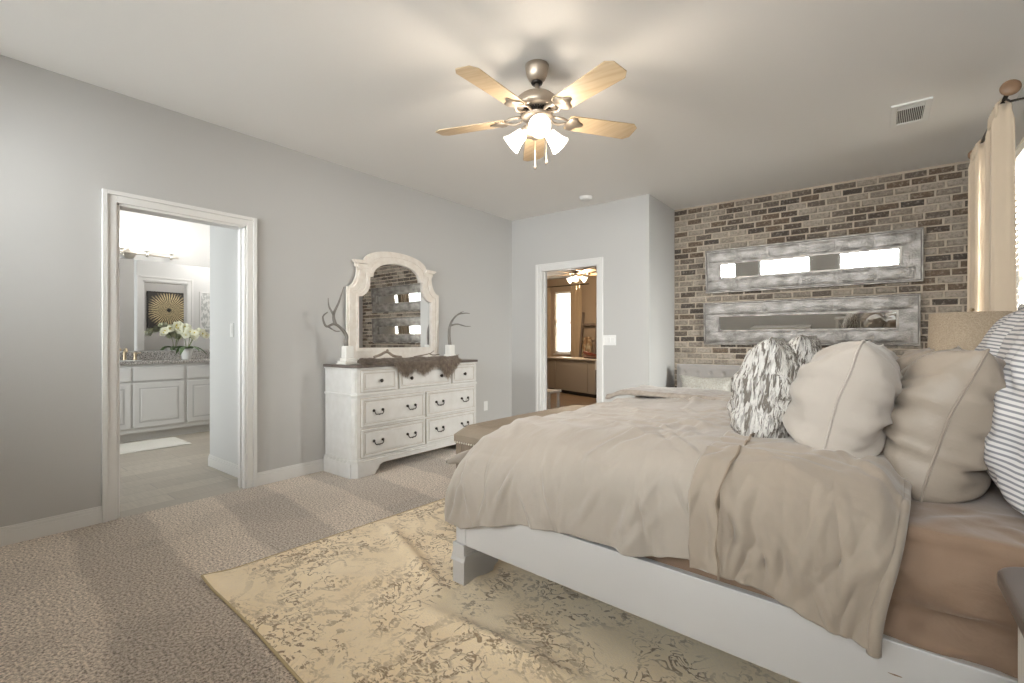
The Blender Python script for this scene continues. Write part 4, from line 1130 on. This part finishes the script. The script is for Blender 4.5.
# ================================================================== BATHROOM
BX = -7.165; PX1 = -4.842; PY = 1.715
struct(MB().box(BX-.1, XL, -.7, 4.6, -.08, .0).build('floor_bath', M['bathfloor']), 'wood look plank tile floor of the bathroom')
struct(MB().box(BX-.1, XL-T, -.7, 4.6, H, H+.1).build('ceiling_bath', M['bathwall']))
struct(MB().box(BX-T, BX, -.7, 4.6, 0, H).build('wall_vanity', M['bathwall']), 'pale bathroom wall behind the vanity')
struct(MB().box(PX1, XL-T, PY, PY+.115, 0, H).build('wall_partition', M['bathwall']), 'white bathroom partition just inside the doorway')
baseboard('baseboard_partition', 'x', PX1, XL-T-.02, PY, -1)
wbn = MB().box(BX, -6.3, -.7-T, -.7, 0, H).box(-4.9, XL-T, -.7-T, -.7, 0, H).box(-6.3, -4.9, -.7-T, -.7, 0, .9).box(-6.3, -4.9, -.7-T, -.7, 2.3, H)
struct(wbn.build('wall_bath_near', M['bathwall']))
window('window_5', 'x', -.7, 1, -6.3, -4.9, .9, 2.3)
struct(MB().box(BX, XL-T, 4.5, 4.6, 0, H).build('wall_bath_end', M['greywall']))
# closet wall with doorway, facing the vanity (seen in the vanity mirror)
CX = -5.76; cy0, cy1 = 2.15, 2.72
struct(MB().box(CX, CX+T, 2.075, cy0, 0, H).box(CX, CX+T, cy1, 4.5, 0, H).box(CX, CX+T, cy0, cy1, DH, H).build('wall_closet', M['bathwall']))
lab(casing('door_3', 'y', CX, -1, cy0, cy1, DH), 'white casing of the closet doorway reflected in the vanity mirror')
struct(MB().box(XL-T-.012, XL-T, 1.85, 2.5, 0, H).build('wall_closet_side', M['bathwall']))
struct(MB().box(XL-T-.012, XL-T, 2.5, 4.5, 0, H).build('wall_closet_back', M['greywall']), 'mid grey wall reflected in the vanity mirror')

# vanity
VF = -6.62; vy0, vy1 = .55, 2.95
va = thing('bathroom_vanity', (VF, vy0, 0), 'white raised panel bathroom vanity cabinet', 'vanity')
VW = vy1-vy0
MB().box(BX-VF+.002, 0, 0, VW, .10, .875).build('cabinet', M['trim'], va, bevel=.002)
MB().box(BX-VF+.002, -.06, 0, VW, 0, .10).build('toe_kick', M['trim'], va)
def vdoor(y0, y1, z0, z1, raised=True):
    d = MB().box(0, .018, y0, y1, z0, z1).build('door' if raised else 'drawer', M['trim'], va, bevel=.004)
    if raised:
        q = lambda e: [(y0+e,z0+e),(y1-e,z0+e),(y1-e,z1-e),(y0+e,z1-e)]
        MB().ring(q(.055), q(.068), 'x', .0175, .0186).build('groove_shade', mat('panel_shadow', (.55, .54, .53), .5), d)  # flat darker ring, groove shade put into the colour
        MB().box(.018, .024, y0+.075, y1-.075, z0+.075, z1-.075).build('raised_panel', M['trim'], d, bevel=.006)
ydoors = [(.10, .50), (.52, 1.00), (1.02, 1.515), (1.545, 1.99), (2.0, 2.36)]
for y0, y1 in ydoors:
    vdoor(y0, y1, .155, .660); vdoor(y0, y1, .685, .835, False)
ct = MB().box(BX+.002, VF+.03, vy0-.01, vy1+.01, .875, .908).box(BX+.002, BX+.022, vy0-.01, vy1+.01, .908, 1.01)
tag(ct.build('vanity_countertop', M['granite'], bevel=.003), 'speckled grey granite countertop with backsplash on the vanity', 'countertop')
sk = thing('sink_basin', (-6.88, 1.52, .909), 'oval white sink set into the granite counter behind the faucet', 'sink')
MB().lathe([(.19,0),(.20,.004),(.19,.006),(.17,.002),(.14,.0015),(.01,.001)], seg=32).build('bowl', M['ceramic'], sk, smooth=True); sk.scale = (.8, 1, 1)
fc = thing('faucet', (-7.07, 1.60, .908), 'champagne bronze two handle widespread faucet on the granite counter', 'faucet')
MB().tube(spline([(0,0,0),(0,0,.08),(.02,0,.125),(.06,0,.135),(.10,0,.105)]), [.017]*8+[.013]*17, 12).build('spout', M['brassmetal'], fc, smooth=True)
for y in (-.11, .10):
    h_ = MB().lathe([(.024,0),(.02,.012),(.014,.05),(.018,.07),(.012,.09),(.001,.094)], (0, y, 0), 16).build('handle', M['brassmetal'], fc, smooth=True)
    MB().tube([(0, y, .08), (.0, y+(-.055 if y < 0 else .055), .088)], .006, 8).build('lever', M['brassmetal'], h_, smooth=True)
vm = tag(MB().box(BX+.001, BX+.006, .6, 2.62, 1.02, 2.13).build('vanity_mirror', M['mirror']), 'wide frameless mirror above the vanity', 'mirror')
# light bar
lb = thing('vanity_light_bar', (BX, 1.66, 2.20), 'nickel vanity light bar with lit white shades above the bathroom mirror', 'wall light')
MB().lathe([(.065,0),(.066,.012),(.05,.02),(.001,.022)], m=Matrix.Rotation(PI/2, 4, 'Y'), seg=28).build('backplate', M['nickel'], lb, smooth=True)
MB().box(.05, .062, -.62, .50, -.012, .012).build('bar', M['nickel'], lb, bevel=.004)
MB().tube([(.01,0,0),(.055,0,0)], .012, 10).build('arm', M['nickel'], lb)
for y in (-.35, -.08, .17, .42):
    h_ = MB().lathe([(.01,-.03),(.018,-.012),(.018,.012),(.008,.02),(.008,.035),(.03,.042),(.03,.05)], (.056, y, 0), 16).build('lamp_holder', M['nickel'], lb, smooth=True)
    MB().lathe([(.03,.05),(.045,.07),(.058,.12),(.064,.17),(.061,.17),(.055,.12),(.042,.072),(.028,.053)], (.056, y, 0), 24, cap=False).build('glass_shade', M['glow2'], h_, smooth=True)
plate('light_switch', at(-4.36, PY, 1.235, -90), 1, 'white light switch on the bathroom partition wall', 'light switch')
bmx = MB()
bmx.grid(lambda u, v: (-.26+u*.52, -.45+v*.9, .004+.018*min(1, min(u, 1-u, v*1.6, (1-v)*1.6)*18)**.5+.003*noise.noise(Vector((u*20, v*34, 0)))), 40, 60)
bm_ = bmx.build('bath_mat', M['mat_towel'], smooth=True); bm_.location = (-6.26, 1.50, .0); bm_.rotation_euler = (0, 0, .0)
tag(bm_, 'white plush bath mat on the tile in front of the vanity', 'bath mat')
# sunburst art on closet back wall
ar = thing('sunburst_art', (XL-T-.014, 2.98, 1.70), 'square gold sunburst artwork with dark frame seen in the vanity mirror', 'wall art')
MB().ring([(-.33,-.33),(.33,-.33),(.33,.33),(-.33,.33)], [(-.31,-.31),(.31,-.31),(.31,.31),(-.31,.31)], 'x', -.03, 0).build('frame', M['dark'], ar, bevel=.002)
m = mat('sunburst_panel', (.2, .18, .15), .6); g = G(m); v = g.vec(); s3 = g.n('ShaderNodeSeparateXYZ'); g.l(v, s3.inputs[0])
an = g.math('ARCTAN2', s3.outputs[2], s3.outputs[1]); rd_ = g.math('SQRT', g.math('ADD', g.math('MULTIPLY', s3.outputs[1], s3.outputs[1]), g.math('MULTIPLY', s3.outputs[2], s3.outputs[2])))
ray_ = g.rng(g.math('SINE', g.math('ADD', g.math('MULTIPLY', an, 44), g.math('MULTIPLY', g.noise(v, 14, 2), 5))), -.2, .3)
inner = g.math('MULTIPLY', ray_, g.math('MULTIPLY', g.rng(rd_, .03, .04), g.rng(g.math('ADD', rd_, g.math('MULTIPLY', g.noise(v, 30, 1), .1)), .40, .30)))
g.color(g.mix(inner, (.035, .03, .028), (.62, .50, .28))); MB().box(-.02, -.004, -.312, .312, -.312, .312).build('panel', m, ar)
MB().ball((-.022, 0, 0), .03, 16, 8, (.3, 1, 1)).build('centre_disc', M['dark'], ar, smooth=True)
ap = thing('framed_print', (CX-.016, 3.02, 1.62), 'pale framed botanical print reflected at the right of the vanity mirror', 'wall art')
MB().ring([(-.14,-.30),(.14,-.30),(.14,.30),(-.14,.30)], [(-.12,-.28),(.12,-.28),(.12,.28),(-.12,.28)], 'x', -.004, .014).build('frame', M['trim'], ap, bevel=.002)
MB().box(0, .010, -.121, .121, -.281, .281).build('print', mat('print_paper', (.72, .72, .70), .7, vary=((.42, .43, .42), 16, (1, 2, 1), .05)), ap)

# orchid
random.seed(12)
orc = thing('potted_orchid', (-6.93, 2.19, .908), 'white blooming orchid in a white pot on the vanity', 'potted plant')
MB().lathe([(.045,0),(.05,.01),(.065,.09),(.078,.135),(.07,.135),(.058,.09),(.045,.02),(.001,.015)], seg=28).build('pot', M['ceramic'], orc, smooth=True)
MB().lathe([(.001,.11),(.066,.112)], seg=20, cap=False).build('moss', M['stem'], orc)
for k in range(6):
    a = k*1.05+.4; L = random.uniform(.16, .26); lf = MB()
    def lff(u, v, a=a, L=L):
        r_ = u*L; wd = .028*math.sin(PI*min(1, u*.95+.05))**.7*(2*v-1); z = .12+.05*math.sin(u*2.6)-.05*u*u*(1+k % 2)
        return (r_*math.cos(a)-wd*math.sin(a), r_*math.sin(a)+wd*math.cos(a), z+abs(2*v-1)*.008)
    lf.grid(lff, 12, 4); lf.build('leaf', M['leafg'], orc, smooth=True, solid=.002)
stems = [[(0,0,.11),(0,-.02,.26),(.02,-.08,.38),(.03,-.17,.40),(.03,-.27,.34)], [(0,.01,.11),(.01,.03,.25),(.02,.02,.37),(.03,-.06,.44),(.03,-.15,.43)],
         [(0,.01,.11),(.02,.06,.24),(.03,.10,.33),(.03,.14,.36),(.02,.20,.31)], [(0,0,.11),(.03,.04,.22),(.05,.06,.30),(.06,.03,.34),(.06,-.04,.32)]]
fl_at = []
for s_ in stems:
    sp2 = spline(s_, 8); MB().tube(sp2, .0035, 6).build('stem', M['stem'], orc, smooth=True)
    for i in range(13, len(sp2), 3): fl_at.append(sp2[i])
for p in fl_at:
    p = p+Vector((random.uniform(-.01, .03), random.uniform(-.02, .02), random.uniform(-.02, .01))); a0 = random.uniform(0, 6.28)
    mq = Matrix.Translation(p) @ Matrix.Rotation(random.uniform(-.6, .6), 4, 'Z') @ Matrix.Rotation(random.uniform(-.4, .3), 4, 'Y')
    fb = MB()
    for k in range(5):
        a = a0+k*2*PI/5; wd = .030 if k % 2 else .022
        def pf_(u, v, a=a, wd=wd):
            r_ = .004+.044*u; w_ = wd*math.sin(PI*min(1, .12+u*.86))**.8*(2*v-1)*.95
            return mq @ Vector((.012*math.sin(u*2.4)+.0, r_*math.cos(a)-w_*math.sin(a), r_*math.sin(a)+w_*math.cos(a)))
        fb.grid(pf_, 5, 4)
    fo_ = fb.build('blossom', M['petal'], orc, smooth=True)
    MB().ball(tuple(mq @ Vector((.014, 0, 0))), .009, 8, 6).build('throat', M['yellow'], fo_, smooth=True)

# ================================================================== FAR ROOM through the small doorway
FX0, FX1, FY0, FY1 = -8.6, -2.085, YB+T, 10.4
struct(MB().box(FX0, FX1, YB, FY1, -.08, -.0005).build('floor_far', M['farfloor']), 'dark plank floor of the far room')
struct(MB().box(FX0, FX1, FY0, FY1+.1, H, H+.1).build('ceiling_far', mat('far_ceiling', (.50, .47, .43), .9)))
fw = MB(); fy = FY1; wx0, wx1, wz0, wz1 = -6.66, -6.18, .80, 2.40
fw.box(FX0, wx0, fy, fy+T, 0, H).box(wx1, FX1, fy, fy+T, 0, H).box(wx0, wx1, fy, fy+T, 0, wz0).box(wx0, wx1, fy, fy+T, wz1, H)
struct(fw.build('wall_far', M['farwall']), 'tan wall at the end of the far room')
struct(MB().box(FX0-T, FX0, FY0, FY1, 0, H).build('wall_far_left', M['farwall']))
struct(MB().box(FX1, FX1+.0, FY0, FY1, 0, H).box(FX1, FX1+.05, YK+T, FY1, 0, H).build('wall_far_right', M['farwall']))
struct(MB().box(FX0, XL-T, YB+.02, FY0, 0, H).build('wall_far_near', M['farwall']))
window('window_6', 'x', FY1, -1, wx0, wx1, wz0, wz1)
blind('x', FY1, -1, wx0, wx1, wz0, wz1, 'white slatted blind in the far room window seen through the small doorway', -42)
def farcurtain(x0, x1, label, seed):
    o = thing('curtain', (x0, FY1-.12, 0), label, 'curtain', 0, 'tan curtain panels in the far room')
    MB().grid(lambda u, v: (u*(x1-x0), .035*math.sin(u*22+seed), 2.52-2.5*v), 60, 12).build('drape', mat('far_curtain', (.52, .42, .30), .9), o, smooth=True, solid=.004); return o
farcurtain(-7.08, -6.70, 'tan curtain panel left of the far room window', .3); farcurtain(-6.14, -5.78, 'tan curtain panel right of the far room window', 1.1)
tag(MB().tube([(-7.2, FY1-.12, 2.53), (-5.6, FY1-.12, 2.53)], .012, 10).build('curtain_rod', M['darkmetal']), 'dark curtain rod over the far room window', 'curtain rod')
make_fan('ceiling_fan', (-4.62, 8.0), 'second ceiling fan with lit shades seen through the small doorway', 40, (-70, 20, 190), R=.66, seg=20)
# sideboard
sb = thing('sideboard', (-5.12, 8.63, 0), 'long grey panelled sideboard with pale top in the far room', 'sideboard', math.radians(-21))
MB().box(-.95, .80, 0, .5, .74, .77).build('top', mat('pale_top', (.62, .57, .50), .4), sb, bevel=.004)
MB().box(-.92, .74, .02, .48, .07, .74).build('body', mat('greige_panel', (.36, .33, .29), .6), sb, bevel=.004)
MB().box(.74, .78, .01, .49, .56, .74).build('end_bracket', M['trim'], sb)
MB().box(-.6, -.585, .012, .022, .10, .72).build('panel_seam', mat('seam_tone', (.26, .24, .21), .6), sb)
MB().box(.50, .51, .012, .022, .10, .72).build('panel_seam', mat('seam_tone', (.26, .24, .21), .6), sb)
MB().box(-.9, .72, .05, .45, .0, .07).build('base', M['dark'], sb)
bw = thing('boat_bowl', (-4.55, 8.62, .77), 'dark red boat shaped wooden bowl on the sideboard', 'bowl', math.radians(-21))
def bwf(u, v):
    t = u*2-1; hw = .11*(1-t*t)**.6; a = PI*v; return (t*.36, -math.cos(a)*hw, .005+(.085+.07*t*t)*(1-math.sin(a)) + .09*abs(t)**3*0)
MB().grid(bwf, 30, 14).build('bowl', M['redwood'], bw, smooth=True, solid=.012)
# ladder with cloth
ld = thing('blanket_ladder', (-6.0, FY1-.42, .0), 'weathered wooden blanket ladder leaning on the far room wall', 'ladder')
ld.rotation_euler = (math.radians(-9), 0, 0)
for s in (-1, 1):
    MB().boxm(Matrix.Translation((s*.20+.45, 0, .93)) @ Matrix.Rotation(-s*.0, 4, 'Y'), .05, .035, 1.86).build('rail', M['ladderwood'], ld, bevel=.004)
for z in (.35, .75, 1.15, 1.55): MB().box(.27, .63, -.012, .012, z-.025, z+.025).build('rung', M['ladderwood'], ld, bevel=.004)
tw = MB().grid(lambda u, v: (.32+u*.24, -.030-.01*math.sin(u*14), 1.22-.56*v+.03*math.sin(u*3)), 16, 16).build('hanging_cloth', M['farcloth'], smooth=True, solid=.006)
tw.location = ld.location; tw.rotation_euler = ld.rotation_euler
tag(tw, 'faded floral cloth hanging from the blanket ladder', 'cloth')
stl = thing('stool', (-3.69, 5.52, 0), 'small white stool standing just beyond the small doorway', 'stool')
MB().box(-.17, .17, -.15, .15, .42, .45).build('seat', M['furnwhite'], stl, bevel=.006)
for x in (-.15, .12):
    for y in (-.13, .10): MB().box(x, x+.03, y, y+.03, 0, .42).build('leg', M['furnwhite'], stl, bevel=.003)
MB().box(-.14, .14, -.125, -.115, .34, .42).build('apron', M['furnwhite'], stl)
